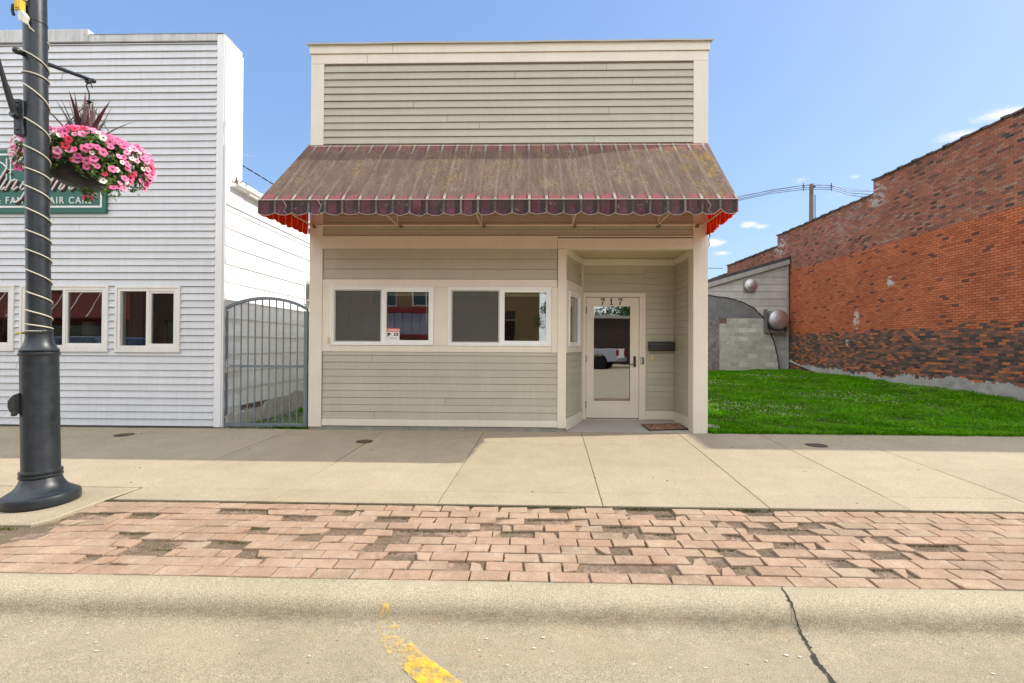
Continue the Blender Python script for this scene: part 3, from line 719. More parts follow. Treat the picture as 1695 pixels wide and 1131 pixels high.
for k in range(26):
    mb.quad((xs[k], -.085, zz[k] - .004), (xs[k + 1], -.085, zz[k + 1] - .004), (xs[k + 1], .2, zz[k + 1] + .012), (xs[k], .2, zz[k] + .012))
    mb.quad((xs[k], -.083, zz[k] - .022), (xs[k + 1], -.083, zz[k + 1] - .022), (xs[k + 1], -.085, zz[k + 1] - .004), (xs[k], -.085, zz[k] - .004))
    mb.quad((xs[k], -.045, zz[k] - .012), (xs[k + 1], -.045, zz[k + 1] - .012), (xs[k + 1], -.083, zz[k + 1] - .022), (xs[k], -.083, zz[k] - .022))
mb.build('parapet_cap', m_capm, shop)
mb = MB(); mb.box(-3.122, .500, -.022, .03, 2.792, 2.968); mb.box(.504, 2.556, -.0215, .12, 2.792, 2.952); mb.box(-3.122, 2.556, -.038, .02, 2.970, 2.984); mb.build('header_board', m_cream, shop, bevel=.002)
mb = MB()
mb.box(-3.122, .500, -.016, .004, 2.203, 2.320)        # head, sill apron, mullion and side boards round the windows
mb.box(-2.985, .412, -.0165, .004, 1.205, 1.303); mb.box(-3.120, -2.988, -.015, .004, 1.205, 2.201); mb.box(-1.390, -1.174, -.0155, .004, 1.305, 2.201); mb.box(.415, .508, -.015, .004, 1.205, 2.201)
mb.build('window_surround', m_cream, shop, bevel=.002)
mb = MB(); mb.box(-3.112, .506, -.030, .004, .066, .168); mb.quad((-3.112, -.012, .171), (.506, -.012, .171), (.506, -.03, .1685), (-3.112, -.03, .1685)); mb.build('base_board', m_cream, shop, bevel=.003)
mb = MB(); mb.box(.508, .640, -.026, .11, .055, 2.790); mb.build('corner_board', m_cream, shop, bevel=.003)
mb = MB(); mb.box(-3.315, -.9, -.012, .12, -.16, .062); mb.box(-.893, .62, -.011, .12, -.16, .058)
mb.box(-2.15, -2.05, -.0135, 0, -.06, .05); mb.build('foundation', m_found, shop, bevel=.005)

# horizontal sliding windows: white vinyl frame, fixed light with screen, sliding sash
def slider(T, root, x0, x1, z0, z1, mid=None, screen=True, w=.042, vin=None, gl=None, wand=True, mats=None, name='window', deep=.07):
    vin = vin or m_vinyl; gl = gl or m_glass; mid = mid if mid is not None else (x0 + x1) / 2
    mb = MB(T); mb.ring(x0, x1, z0, z1, w * .45, -.034, deep); mb.ring(x0 + w * .47, x1 - w * .47, z0 + w * .47, z1 - w * .47, w * .6, -.024, deep)
    mb.box(mid - .026, mid + .022, -.020, .05, z0 + w, z1 - w)
    f = mb.build(name, vin, root, bevel=.0025)
    mb = MB(T); mb.ring(mid + .012, x1 - w - .002, z0 + w + .001, z1 - w - .001, .036, -.012, .030); mb.build('sash', vin, f, bevel=.003)
    mb = MB(T); mb.quad((mid + .04, .012, z0 + w), (x1 - w - .03, .012, z0 + w), (x1 - w - .03, .012, z1 - w), (mid + .04, .012, z1 - w)); mb.build('pane', gl, f)
    mb = MB(T); mb.quad((x0 + w, .030, z0 + w), (mid, .030, z0 + w), (mid, .030, z1 - w), (x0 + w, .030, z1 - w)); mb.build('pane', gl, f)
    if screen:
        s = MB(T).quad((x0 + w + .02, .004, z0 + w + .018), (mid - .028, .004, z0 + w + .018), (mid - .028, .004, z1 - w - .022), (x0 + w + .02, .004, z1 - w - .022)).build('screen', m_screen, f)
        mb = MB(T); mb.ring(x0 + w + .003, mid - .027, z0 + w + .001, z1 - w - .001, .02, -.004, .010); mb.build('screen_frame', Mat('screen frame', .4).col((.50, .49, .45)).m, f)
    if wand:
        mb = MB(T); mb.box(x0 + w, x1 - w, .060, .095, z1 - w - .090, z1 - w - .045)
        mb.tube([(x1 - w - .085, .07, z1 - w - .05), (x1 - w - .083, .07, z1 - .42 * (z1 - z0) - .2)], .009, 6)
        mb.build('blind', m_blind, f)
    return f
slider(None, shop, *W1, mid=-2.172)
slider(None, shop, *W2, mid=-.352)
for wx in (W1, W2):
    pass

# splayed porch wall with its narrow window
TA = frame(.640, .004, .37, 1.0); LA = math.hypot(.37, 1.0)
WA = (.10, .80, 1.300, 2.165)
mb = MB(TA); holed(mb, .02, LA, -.02, 2.83, .006, .12, [(WA[0] + .03, WA[1] - .03, WA[2] + .03, WA[3] - .03)]); mb.build('wall', m_tan, shop)
siding(MB(TA), .0, LA - .085, .20, 1.205, .1085, .011, joints=0, seed=8).build('siding', m_tan, shop)
siding(MB(TA), .0, LA - .085, 2.322, 2.70, .16, .006, joints=0, seed=9).build('siding', m_tan, shop)
mb = MB(TA); mb.box(.0, LA - .085, -.016, .004, 2.168, 2.320); mb.box(.0, LA - .085, -.0165, .004, 1.205, 1.298); mb.box(.002, .098, -.015, .004, 1.3, 2.166); mb.box(.802, LA - .087, -.015, .004, 1.3, 2.166)
mb.build('window_surround', m_cream, shop, bevel=.002)
mb = MB(TA); mb.box(.0, LA - .02, -.022, .004, .02, .198); mb.build('base_board', m_cream, shop, bevel=.003)
mb = MB(TA); mb.box(.0, LA - .02, -.022, .004, 2.702, 2.815); mb.build('frieze_board', m_cream, shop, bevel=.002)
mb = MB(TA); mb.box(LA - .085, LA - .01, -.020, .05, .199, 2.70); mb.build('corner_board', m_cream, shop, bevel=.003)
f = MB(TA); f.ring(WA[0], WA[1], WA[2], WA[3], .04, -.032, .06); f = f.build('window', m_vinyl, shop, bevel=.003)
MB(TA).quad((WA[0] + .035, .01, WA[2] + .035), (WA[1] - .035, .01, WA[2] + .035), (WA[1] - .035, .01, WA[3] - .035), (WA[0] + .035, .01, WA[3] - .035)).build('pane', m_glass, f)
mb = MB(TA); mb.ring(WA[0] + .041, WA[1] - .041, WA[2] + .041, WA[3] - .041, .03, -.012, .03); mb.build('sash', m_vinyl, f, bevel=.002)
mb = MB(TA)
for k in range(4): mb.box(WA[0] + .42 + .06 * k, WA[0] + .475 + .06 * k, .10 + .006 * (k % 2), .112 + .006 * (k % 2), WA[2] + .02, WA[3] - .03)
mb.build('blind', paint('cream blind', (.62, .55, .42), .6, bump=0), f)

# porch: back wall, right wall, ceiling, floor
TB = frame(0, 1.0, 1, 0)
DH = (1.072, 1.976, .058, 2.148)
mb = MB(TB); holed(mb, .95, 2.75, -.05, 2.96, .006, .14, [(1.06, 1.988, -.02, 2.16)]); mb.build('wall', m_tan, shop)
siding(MB(TB), 2.092, 2.574, .205, 2.70, .1085, .009, joints=0, seed=10).build('siding', m_tan, shop)
siding(MB(TB), 1.02, 2.090, 2.245, 2.70, .152, .004, joints=0, seed=11).build('siding', m_tan, shop)
TR = frame(2.578, .995, 0, -1)
siding(MB(TR), .005, .99, .205, 2.70, .1085, .009, joints=0, seed=12).build('siding', m_tan, shop)
mb = MB(TR); mb.box(.024, .972, -.020, .003, .015, .203); mb.build('base_board', m_cream, shop, bevel=.003)
mb = MB(TR); mb.box(.024, .972, -.020, .003, 2.702, 2.814); mb.build('frieze_board', m_cream, shop, bevel=.002)
mb = MB(TB); mb.box(2.092, 2.576, -.020, .003, .05, .203); mb.build('base_board', m_cream, shop, bevel=.003)
mb = MB(TB); mb.box(1.012, 2.576, -.0205, .003, 2.702, 2.812); mb.build('frieze_board', m_cream, shop, bevel=.002)
mb = MB(); x = .62
while x < 2.60:                                          # beaded ceiling boards running front to back
    mb.box(x, x + .034, .0, 1.01, 2.820, 2.835); mb.box(x + .034, x + .040, .0, 1.01, 2.826, 2.835); x += .040
mb.build('porch_ceiling', paint('ceiling paint', (.60, .50, .32), .5, var=.04, bump=0), shop)
mb = MB(); mb.poly([(.642, .003, .004), (2.562, .003, .004), (2.578, 1.0, .045), (1.01, 1.0, .045)]); mb.quad((.642, .003, -.06), (2.562, .003, -.06), (2.562, .003, .004), (.642, .003, .004))
mb.build('porch_floor', concrete('porch concrete', (.44, .41, .36), (.38, .355, .31), var=.06, speck=.12, bump=.002), shop)

# door with a full-height light
mb = MB(TB); a, b, c, d = DH
mb.box(1.020, a - .006, -.022, .10, .046, 2.156); mb.box(b + .006, 2.090, -.022, .10, .046, 2.156); mb.box(1.020, 2.090, -.0225, .10, 2.157, 2.236)
mb.box(a - .005, b + .005, -.004, .10, .040, .056)
mb.build('door_casing', m_cream, shop, bevel=.003)
mb = MB(TB); gx0, gx1, gz0, gz1 = 1.195, 1.832, .360, 2.003
mb.box(a, gx0, -.010, .035, c + .012, d); mb.box(gx1, b, -.010, .035, c + .012, d); mb.box(gx0 + .0005, gx1 - .0005, -.0098, .035, c + .012, gz0); mb.box(gx0 + .0005, gx1 - .0005, -.0098, .035, gz1, d)
mb.ring(gx0 - .012, gx1 + .012, gz0 - .012, gz1 + .012, .018, -.016, -.008)
door = mb.build('door', m_cream, shop)
tag(door, 'cream door with one tall glass light and black lever')
MB(TB).quad((gx0, .010, gz0), (gx1, .010, gz0), (gx1, .010, gz1), (gx0, .010, gz1)).build('pane', m_glassd, door)
MB(TB).box(a, b, -.006, .03, c - .001, c + .011).build('door_sweep', m_black, door)
mb = MB(TB); mb.box(1.884, 1.924, -.024, -.0105, .952, 1.138); mb.tube([(1.904, -.022, 1.0), (1.904, -.058, 1.0), (1.895, -.062, 1.0), (1.80, -.062, .999)], .0085, 8); mb.lathe([(.014, -.03), (.014, -.022)], (1.904, 0, 1.10), 16, axis='y'); mb.build('handle', m_black, door, bevel=.002)
for z in (.30, 1.09, 1.93):
    mb = MB(TB); mb.tube([(a - .003, -.018, z - .06), (a - .003, -.018, z + .06)], .009, 8); mb.box(a - .013, a - .001, -.0115, -.0095, z - .06, z + .06); mb.build('hinge', m_black, door)
# house number 717 in slab-serif black numerals on the top rail
def num7(x, z, h):
    w_ = h * .62
    return [[(x, z + h), (x + w_, z + h), (x + w_, z + h * .86), (x + w_ * .55, z + h * .30), (x + w_ * .52, z), (x + w_ * .22, z), (x + w_ * .28, z + h * .30), (x + w_ * .72, z + h * .80), (x + w_ * .14, z + h * .80), (x + w_ * .10, z + h * .68), (x, z + h * .68)]]
def num1(x, z, h):
    w_ = h * .55
    return [[(x + w_ * .28, z + h * .12), (x + w_ * .62, z + h * .12), (x + w_ * .62, z + h), (x + w_ * .42, z + h), (x + w_ * .02, z + h * .84), (x + w_ * .02, z + h * .74), (x + w_ * .28, z + h * .80)], [(x, z), (x + w_ * .92, z), (x + w_ * .92, z + h * .119), (x, z + h * .119)]]
mb = MB(TB)
for fn, x in ((num7, 1.322), (num1, 1.475), (num7, 1.622)):
    for p in fn(x, 2.022, .112): mb.prism(p, -.016, -.0102)
    mb.build('house_number', m_black, door); mb = MB(TB)

# room behind the glass
mb = MB(); mb.box(-3.2, 2.6, 5.0, 5.05, 0, 2.95); mb.box(-3.25, -3.2, .15, 5, 0, 2.95); mb.box(2.6, 2.65, 1.15, 5, 0, 2.95); mb.box(-3.2, 2.6, .15, 5, 2.90, 2.95, 0); mb.box(-3.2, .62, .15, 5, .0, .05, 1); mb.box(1.15, 2.6, 1.16, 5, .0, .05, 1); mb.box(.62, 1.15, 1.16, 5, .0, .049, 1)
mb.box(-1.6, -1.5, 2.6, 5, .05, 2.9); mb.box(.5, .62, 1.9, 4.95, .05, 2.9)
mb.build('interior', [m_room, m_roomd], shop)
# plain body of the building behind the false front
mb = MB(); mb.box(-3.30, -3.26, .141, 12, -.3, 3.08); mb.box(2.71, 2.75, 1.151, 12, -.1, 3.08); mb.box(-3.3, 2.75, 12, 12.1, -.3, 3.08); mb.build('wall', m_cream, shop)
mb = MB(); mb.prism([(-3.42, 3.08), (2.87, 3.08), (2.87, 3.14), (-.27, 3.95), (-3.42, 3.14)], .16, 12.3); mb.build('roof', m_roof, shop)

# ------------------------------------------------------------------ things on and about the tan shop
mail = thing('mailbox', 'black metal wall mailbox mounted beside the numbered door', 'mailbox', (2.352, .99, 1.31))
mb = MB(); mb.prism([(.985, 1.232), (.90, 1.232), (.885, 1.245), (.885, 1.35), (.985, 1.36)], 2.136, 2.570, axis='x'); mb.build('body', m_black, mail, bevel=.004)
mb = MB(); mb.prism([(.986, 1.362), (.880, 1.352), (.872, 1.33), (.868, 1.33), (.874, 1.358), (.984, 1.39)], 2.130, 2.576, axis='x'); mb.build('lid', m_black, mail, bevel=.002)
mb = MB(); text_into(mb, 'MAIL', .034, lambda u, v, d: (2.312 + u, .8845 - d, 1.292 + v), .002); mb.build('lettering', Mat('embossed', .4).col((.05, .048, .045)).m, mail)
t = thing('doorbell', 'small brass doorbell plate below the mailbox', 'doorbell', (2.206, .99, 1.11))
MB().box(2.182, 2.230, .978, .988, 1.065, 1.155).build('plate', m_brass, t, bevel=.003); MB().lathe([(.011, -.006), (.011, 0)], (2.206, .978, 1.11), 16, axis='y').build('button', Mat('ivory button', .4).col((.75, .66, .40)).m, t)
t = thing('door_chime_camera', 'slim black video doorbell fixed to the door casing beside the lever', 'doorbell', (2.031, .978, 1.06))
MB().box(2.006, 2.056, .955, .977, 1.005, 1.118).build('body', m_black, t, bevel=.005); MB().box(2.012, 2.026, .952, .9545, 1.015, 1.108).build('trim_strip', m_vinyl, t); MB().lathe([(.009, -.004), (.009, 0)], (2.038, .955, 1.085), 16, axis='y').build('lens', Mat('lens', .1).col((.01, .01, .012)).m, t)
t = thing('doorbell', 'cream doorbell plate on the corner board left of the windows', 'doorbell', (-3.0, -.018, 1.37))
MB().box(-3.035, -2.995, -.024, -.0155, 1.325, 1.425).build('plate', Mat('cream plastic', .4).col((.62, .50, .25)).m, t, bevel=.004); MB().box(-3.021, -3.008, -.028, -.0245, 1.352, 1.395).build('button', m_brass, t)

# warning sticker inside the left window's sash
st = thing('warning_sticker', 'red and white security camera warning sticker low in the first shop window', 'sticker', (-2.03, .008, 1.47))
MB().box(-2.135, -1.925, .0075, .0095, 1.362, 1.512).build('backing', Mat('sticker white', .5).col((.74, .72, .68)).m, st)
MB().box(-2.135, -1.925, .0075, .0095, 1.5122, 1.568).build('header', Mat('sticker red', .5).col((.62, .085, .06)).m, st)
mb = MB(); text_into(mb, 'WARNING', .040, lambda u, v, d: (-2.112 + u, .0068 - d, 1.526 + v), .001, sx=.98, bold=.001)
mb.build('lettering', Mat('sticker letter', .5).col((.8, .78, .74)).m, st)
mb = MB(); mb.prism([(-2.118, 1.494), (-2.078, 1.500), (-2.050, 1.470), (-2.082, 1.462), (-2.094, 1.44), (-2.120, 1.444), (-2.104, 1.464)], .0064, .0073)
mb.build('pictogram', Mat('sticker ink', .5).col((.03, .03, .03)).m, st); mb = MB()
mb.prism([(-2.01, 1.45), (-1.945, 1.45), (-1.945, 1.496), (-2.01, 1.496)], .0064, .0073)
mb.build('pictogram', Mat('sticker black', .5).col((.03, .03, .03)).m, st); mb = MB()
text_into(mb, 'MONITORED', .019, lambda u, v, d: (-2.075 + u, .0068 - d, 1.407 + v), .001); text_into(mb, '24 HOUR VIDEO', .013, lambda u, v, d: (-2.1 + u, .0068 - d, 1.377 + v), .001)
mb.build('lettering', bpy.data.materials['sticker black'], st)
MB().prism([(-1.998, 1.478), (-1.988, 1.490), (-1.970, 1.482), (-1.957, 1.462), (-1.985, 1.457)], .0058, .0063).build('pictogram', Mat('sticker pale', .5).col((.6, .58, .55)).m, st)

# door mat
M = Mat('coir mat', .95, spec=.1)
x, y, z = M.xyz()
c = M.ramp(M.step(M.voro(22), .1, .6), [(0, (.10, .06, .04)), (.5, (.20, .10, .06)), (1, (.34, .22, .14))]); c = M.hsv(c, M.step(M.noise(160, 3), .3, .7, .55, 1.4)); M.col(c); M.bump(M.noise(200, 3), .006)
mat = thing('doormat', 'worn brown doormat lying on the porch floor beside the door', 'doormat', (2.25, .31, .02))
mb = MB(); P = [(1.915, .52), (2.535, .60), (2.555, .19), (1.925, .085)]
hz = lambda x, y: .006 + .041 * y
def matp(u, v):
    (ax, ay), (bx, by), (cx1, cy1), (dx, dy) = P
    x = (ax + (bx - ax) * u) * (1 - v) + (dx + (cx1 - dx) * u) * v; y = (ay + (by - ay) * u) * (1 - v) + (dy + (cy1 - dy) * u) * v
    return x, y
n = 14
vs = []
for j in range(n + 1):
    for i in range(n + 1):
        x, y = matp(i / n, j / n); vs.append((x, y, hz(x, y) + .014 + .003 * math.sin(i * 1.1) * math.sin(j * .9) + (.012 if (i > 11 and j < 3) else 0)))
k0 = len(vs); border = [(i, 0) for i in range(n)] + [(n, j) for j in range(n)] + [(i, n) for i in range(n, 0, -1)] + [(0, j) for j in range(n, 0, -1)]
fs = [(j * (n + 1) + i, (j + 1) * (n + 1) + i, (j + 1) * (n + 1) + i + 1, j * (n + 1) + i + 1) for j in range(n) for i in range(n)]
for i, j in border: x, y = matp(i / n, j / n); vs.append((x, y, hz(x, y) + .001))
m = len(border)
for q in range(m):
    (i, j), (i2, j2) = border[q], border[(q + 1) % m]; fs.append((j * (n + 1) + i, j2 * (n + 1) + i2, k0 + (q + 1) % m, k0 + q))
mb.add(vs, fs); mb.build('pile', M.m, mat)
mb = MB(); mb.tube([(*matp(i / n, j / n), hz(*matp(i / n, j / n)) + .012) for i, j in border], .008, 6, closed=True); mb.build('edging', Mat('mat edge', .9).col((.03, .02, .015)).m, mat)

# ------------------------------------------------------------------ awning
AX0, AX1, AZ1, AZ0, AY = -3.44, 2.682, 4.395, 3.165, -1.27
WX0, WX1 = -3.35, 2.765
def canopy_mat(name, inside):
    M = Mat(name, .85, spec=.2); x, y, z = M.xyz()
    u = x
    fr = M.math('FRACT', M.math('DIVIDE', M.math('ADD', u, 20.0), .2185))
    pale = M.math('MULTIPLY', M.step(fr, .70, .72), M.step(fr, .87, .89, 1, 0)); dark = M.math('MULTIPLY', M.step(fr, .60, .61), M.step(fr, .70, .71, 1, 0)); dark2 = M.math('MULTIPLY', M.step(fr, .88, .89), M.step(fr, .955, .96, 1, 0))
    if inside:
        c = M.mix(pale, (.55, .06, .015), (.68, .36, .18)); c = M.hsv(c, M.step(M.noise(7, 4), .3, .7, .85, 1.1)); M.col(c)
        tl = M.n('ShaderNodeBsdfTranslucent'); M.put(tl.inputs[0], c); ms = M.n('ShaderNodeMixShader'); ms.inputs[0].default_value = .55
    else:
        base = M.mix(pale, (.33, .10, .12), (.50, .46, .41)); base = M.mix(M.math('ADD', dark, dark2, clamp=True), base, (.045, .03, .035))
        st = M.math('ADD', M.math('MULTIPLY', M.noise(3, 6, .7, M.scaled((6, .8, .8))), .5), M.math('MULTIPLY', M.noise(6, 5, .7, M.scaled((9, .5, .5))), .5))
        grime = M.ramp(st, [(.32, (.085, .062, .052)), (.5, (.145, .108, .09)), (.66, (.225, .178, .148))])
        grime = M.mix(M.math('MULTIPLY', pale, M.step(M.noise(5, 5, .7, M.scaled((3, 1, 1), (2, 2, 2))), .38, .64, .08, .55)), grime, (.235, .21, .185)); grime = M.mix(M.math('MULTIPLY', M.math('ADD', dark, dark2, clamp=True), .16), grime, (.08, .06, .052))
        # the belt sheltered at the top and the folded hem at the bottom stayed cleaner
        wob = M.math('MULTIPLY_ADD', M.noise(9, 5, .7), .10, -.05); zz = M.math('ADD', z, wob)
        cover_ = M.math('MULTIPLY', M.step(M.math('ADD', zz, M.math('MULTIPLY_ADD', M.noise(4.0, 4, .6, M.scaled((1.6, .05, .05))), .32, -.16)), AZ0 + .035, AZ0 + .10, .15, 1), M.step(zz, AZ1 - .22, AZ1 - .10, 1, .45))
        cover_ = M.math('MULTIPLY', cover_, M.step(M.noise(6, 6, .7), .25, .45, .85, 1))
        c = M.mix(cover_, base, grime)
        lich = M.math('MULTIPLY', M.math('MAXIMUM', M.step(M.noise(46, 6, .8), .53, .58), M.math('MULTIPLY', M.step(M.voro(34), .10, .22, 1, 0), M.step(M.noise(12, 4), .45, .6))), M.step(M.noise(2.1, 6, .65, M.scaled((2.6, .7, .7), (3, 0, 0))), .40, .62, .12, 1))
        lich = M.math('MULTIPLY', lich, M.step(zz, AZ0 + .03, AZ0 + .25))
        lc = M.ramp(M.noise(4, 4, .6), [(.35, (.46, .41, .31)), (.55, (.46, .36, .16)), (.7, (.50, .36, .06))])
        c = M.mix(M.math('MULTIPLY', lich, .95), c, lc)
        pat = M.math('MULTIPLY', M.step(x, 1.95, 2.4), M.math('MULTIPLY', M.step(M.noise(4.2, 7, .7, M.scaled((2.4, .8, .8), (1, 2, 0))), .53, .62), M.step(M.noise(40, 4), .4, .6)))
        c = M.mix(M.math('MULTIPLY', pat, .85), c, (.42, .27, .02))
        M.col(c); M.bump(M.noise(70, 4), .002)
        tl = M.n('ShaderNodeBsdfTranslucent'); M.put(tl.inputs[0], (.55, .17, .075)); ms = M.n('ShaderNodeMixShader'); ms.inputs[0].default_value = .32
    M.put(ms.inputs[1], M.b.outputs[0]); M.put(ms.inputs[2], tl.outputs[0]); M.put(M.out.inputs[0], ms.outputs[0]); return M.m
m_can = canopy_mat('weathered canvas', False); m_red = canopy_mat('red canvas underside', True)
# valances see their stripes along their own run, so the side ones use y
def side_canvas(name, inside):
    M = Mat(name, .85, spec=.2); x, y, z = M.xyz()
    fr = M.math('FRACT', M.math('ADD', M.math('DIVIDE', M.math('ADD', y, 20.0), .155), M.math('MULTIPLY', M.step(z, 3.16, 3.165), .35)))
    pale = M.math('MULTIPLY', M.step(fr, .70, .73), M.step(fr, .85, .88, 1, 0))
    c = M.mix(pale, (.60, .045, .010), (.72, .36, .16)) if inside else M.mix(pale, (.20, .05, .06), (.34, .30, .26))
    c = M.hsv(c, M.step(M.noise(8, 5), .3, .7, .8, 1.15)); M.col(c)
    tl = M.n('ShaderNodeBsdfTranslucent'); M.put(tl.inputs[0], c if inside else (.75, .10, .03)); ms = M.n('ShaderNodeMixShader'); ms.inputs[0].default_value = .5
    M.put(ms.inputs[1], M.b.outputs[0]); M.put(ms.inputs[2], tl.outputs[0]); M.put(M.out.inputs[0], ms.outputs[0]); return M.m
m_sred = side_canvas('red side canvas', True); m_sout = side_canvas('faded side canvas', False)
M = Mat('valance canvas', .8, spec=.25); x, y, z = M.xyz()
fr = M.math('FRACT', M.math('DIVIDE', M.math('ADD', x, 20.0), .2185))
pale = M.math('MULTIPLY', M.math('MULTIPLY', M.step(fr, .73, .75), M.step(fr, .83, .85, 1, 0)), M.step(M.noise(2.3, 4, .6, M.scaled((2, 1, 1))), .4, .6, .15, .9)); dark = M.math('MULTIPLY', M.step(fr, .44, .46), M.step(fr, .72, .73, 1, 0)); dk2 = M.math('MULTIPLY', M.step(fr, .88, .89), M.step(fr, .97, .98, 1, 0))
c = M.mix(pale, M.mix(M.step(M.noise(1.7, 5, .65), .45, .65), (.085, .024, .036), (.19, .06, .08)), (.30, .27, .24)); c = M.mix(M.math('ADD', dark, dk2, clamp=True), c, (.035, .022, .026))
gr = M.math('MULTIPLY', M.step(M.noise(3.2, 6, .7, M.scaled((1, 1, 1.6))), .36, .56), M.step(z, 3.0, 3.16, .7, 1.0))
c = M.mix(M.math('MULTIPLY', gr, .85), c, (.055, .042, .042)); c = M.mix(M.step(M.noise(14, 6, .75), .60, .68, 0, .45), c, (.30, .24, .21)); M.col(c); M.bump(M.noise(16, 4), .01); m_val = M.m

aw = thing('awning', 'weathered maroon striped canvas awning with a scalloped valance over the tan storefront', 'awning', (0, 0, 0))
# canopy: canvas sagging a little between the rafters
def can_pt(i, j, n, m, off=0.0):
    s = j / m; t = i / n
    xa = WX0 + (AX0 - WX0) * s; xb = WX1 + (AX1 - WX1) * s
    x = xa + (xb - xa) * t
    sag = .020 * math.sin(PI * s) * (.35 + .65 * math.sin(PI * ((t * 5) % 1)) ** 2) + .003 * math.sin(t * 170) * math.sin(PI * s)
    y = -.03 + (AY + .03) * s; z = AZ1 + (AZ0 - AZ1) * s - sag
    return (x, y + off * .68, z - off * .73)
n, m = 120, 24
for nm, mt, off in (('canopy', m_can, 0), ('lining', m_red, .006)):
    mb = MB(); mb.add([can_pt(i, j, n, m, off) for j in range(m + 1) for i in range(n + 1)], [(j * (n + 1) + i, j * (n + 1) + i + 1, (j + 1) * (n + 1) + i + 1, (j + 1) * (n + 1) + i) for j in range(m) for i in range(n)])
    mb.build(nm, mt, aw, smooth=True)
def valance(mb, run, off, nrm, period, z1, z2, dip, seed, gather=None):
    """hanging strip along run: (distance -> x, y) with scalloped bottom edge and soft folds"""
    r = random.Random(seed); N = 220; rows_ = 7; vs = []
    ph = [r.uniform(0, 6) for _ in range(4)]
    for k in range(N + 1):
        s = k / N; x, y, d = run(s)
        ab = abs(math.sin(PI * d / period))
        zb = z2 + dip * (1 - ab ** .7) + .006 * math.sin(d * 2.3 + ph[0])
        if gather: zb += gather(s)
        for j in range(rows_ + 1):
            q = j / rows_; wv = (.012 * math.sin(d * 11 + ph[1]) + .010 * math.sin(d * 23 + ph[2]) + .006 * math.sin(d * 47 + ph[3])) * q
            wv += off
            vs.append((x + nrm[0] * wv, y + nrm[1] * wv, z1 + (zb - z1) * q))
    mb.add(vs, [(k * (rows_ + 1) + j, (k + 1) * (rows_ + 1) + j, (k + 1) * (rows_ + 1) + j + 1, k * (rows_ + 1) + j + 1) for k in range(N) for j in range(rows_)])
    return mb
gat = lambda s: .035 * math.exp(-((s - .965) / .012) ** 2) + .02 * math.exp(-((s - .90) / .008) ** 2)
frun = lambda s: (AX0 + (AX1 - AX0) * s, AY, (AX1 - AX0) * s)
v = valance(MB(), frun, 0, (0, -1), .2185, AZ0, 2.968, .042, 2, gat).build('valance', m_val, aw, smooth=True)
valance(MB(), frun, -.004, (0, -1), .2185, AZ0 - .006, 2.968, .042, 2, gat).build('lining', m_red, aw, smooth=True)
mb = MB(); N = 230; r = random.Random(3)                 # frayed white binding along the scallops
pts = []
for k in range(N * 2 + 1):
    s = k / (2 * N); x, y, d = frun(s); ab = abs(math.sin(PI * d / .2185)); ph = [random.Random(2).uniform(0, 6)]
    rr = random.Random(2); ph = [rr.uniform(0, 6) for _ in range(4)]
    zb = 2.968 + .042 * (1 - ab ** .7) + .006 * math.sin(d * 2.3 + ph[0]) + gat(s); wv = .012 * math.sin(d * 11 + ph[1]) + .010 * math.sin(d * 23 + ph[2]) + .006 * math.sin(d * 47 + ph[3])
    pts.append((x, y - wv - .001, zb))
mb.tube(pts, .0035, 5); mb.tube([(AX0, AY - .004, AZ0 + .002), (AX1, AY - .004, AZ0 + .002)], .006, 6)
for cx0 in (-2.65, -3.1, 2.28):                          # loose threads
    mb.tube([(cx0, AY - .03, AZ0 - .01), (cx0 + .05, AY - .035, AZ0 - .09), (cx0 + .015, AY - .035, AZ0 - .15), (cx0 + .07, AY - .03, AZ0 - .2)], .0025, 4)
mb.build('binding', paint('frayed binding', (.38, .34, .29), .8, bump=0), aw)
for side, X0, XW in ((-1, AX0, WX0), (1, AX1, WX1)):
    for off, mt in ((0, m_sout), (-.006 * side, m_sred)):
        mb = MB()                                        # triangular end panel, then the scalloped side valance below it
        N = 16
        top = [(XW + (X0 - XW) * k / N + off, -.03 + (AY + .03) * k / N, AZ1 + (AZ0 - AZ1) * k / N - .012) for k in range(N + 1)]
        bot = [(XW + (X0 - XW) * k / N + off, -.03 + (AY + .03) * k / N, AZ0 - .005) for k in range(N + 1)]
        for k in range(N): mb.quad(top[k], top[k + 1], bot[k + 1], bot[k])
        mb.build('end_panel', mt, aw)
        run = lambda s: (XW + (X0 - XW) * s + off * 2, -.03 + (AY + .03) * s, 1.27 * s)
        valance(MB(), run, off * .5, (side, 0), .155, AZ0, 2.985, .024, 5 + side).build('valance', mt, aw, smooth=True)
# welded tube frame
m_pipe = metal_paint('painted pipe', (.60, .52, .40), .45, spots=(.28, .15, .08))
mb = MB(); mb.tube([(WX0 + .08, -.06, 3.145), (WX1 - .05, -.06, 3.145)], .013, 8); mb.tube([(AX0 + .02, AY + .03, 3.15), (AX1 - .02, AY + .03, 3.15)], .013, 8); mb.tube([(WX0 + .05, -.05, 4.36), (WX1 - .05, -.05, 4.36)], .013, 8)
for x in (-3.28, -1.95, -.665, .72, 2.01, 2.69):
    xf = x * 1.0 - .02
    mb.tube([(x, -.06, 3.145), (xf, AY + .03, 3.15)], .011, 8); mb.tube([(x, -.08, 4.30), (xf, AY + .06, 3.135)], .011, 8); mb.tube([(x + .005, -.07, 3.145), (x + .005, -.30, 4.0)], .009, 6)
mb.build('awning_frame', m_pipe, aw)
for x in (-3.24, -1.90, -.62, .76, 2.03, 2.60):
    mb = MB(); mb.box(x - .02, x + .02, -.075, -.025, 3.105, 3.15); mb.tube([(x, -.07, 3.118), (x, -.085, 3.118)], .012, 6); mb.build('bracket', metal_paint('bracket metal', (.20, .17, .13), .5), aw)
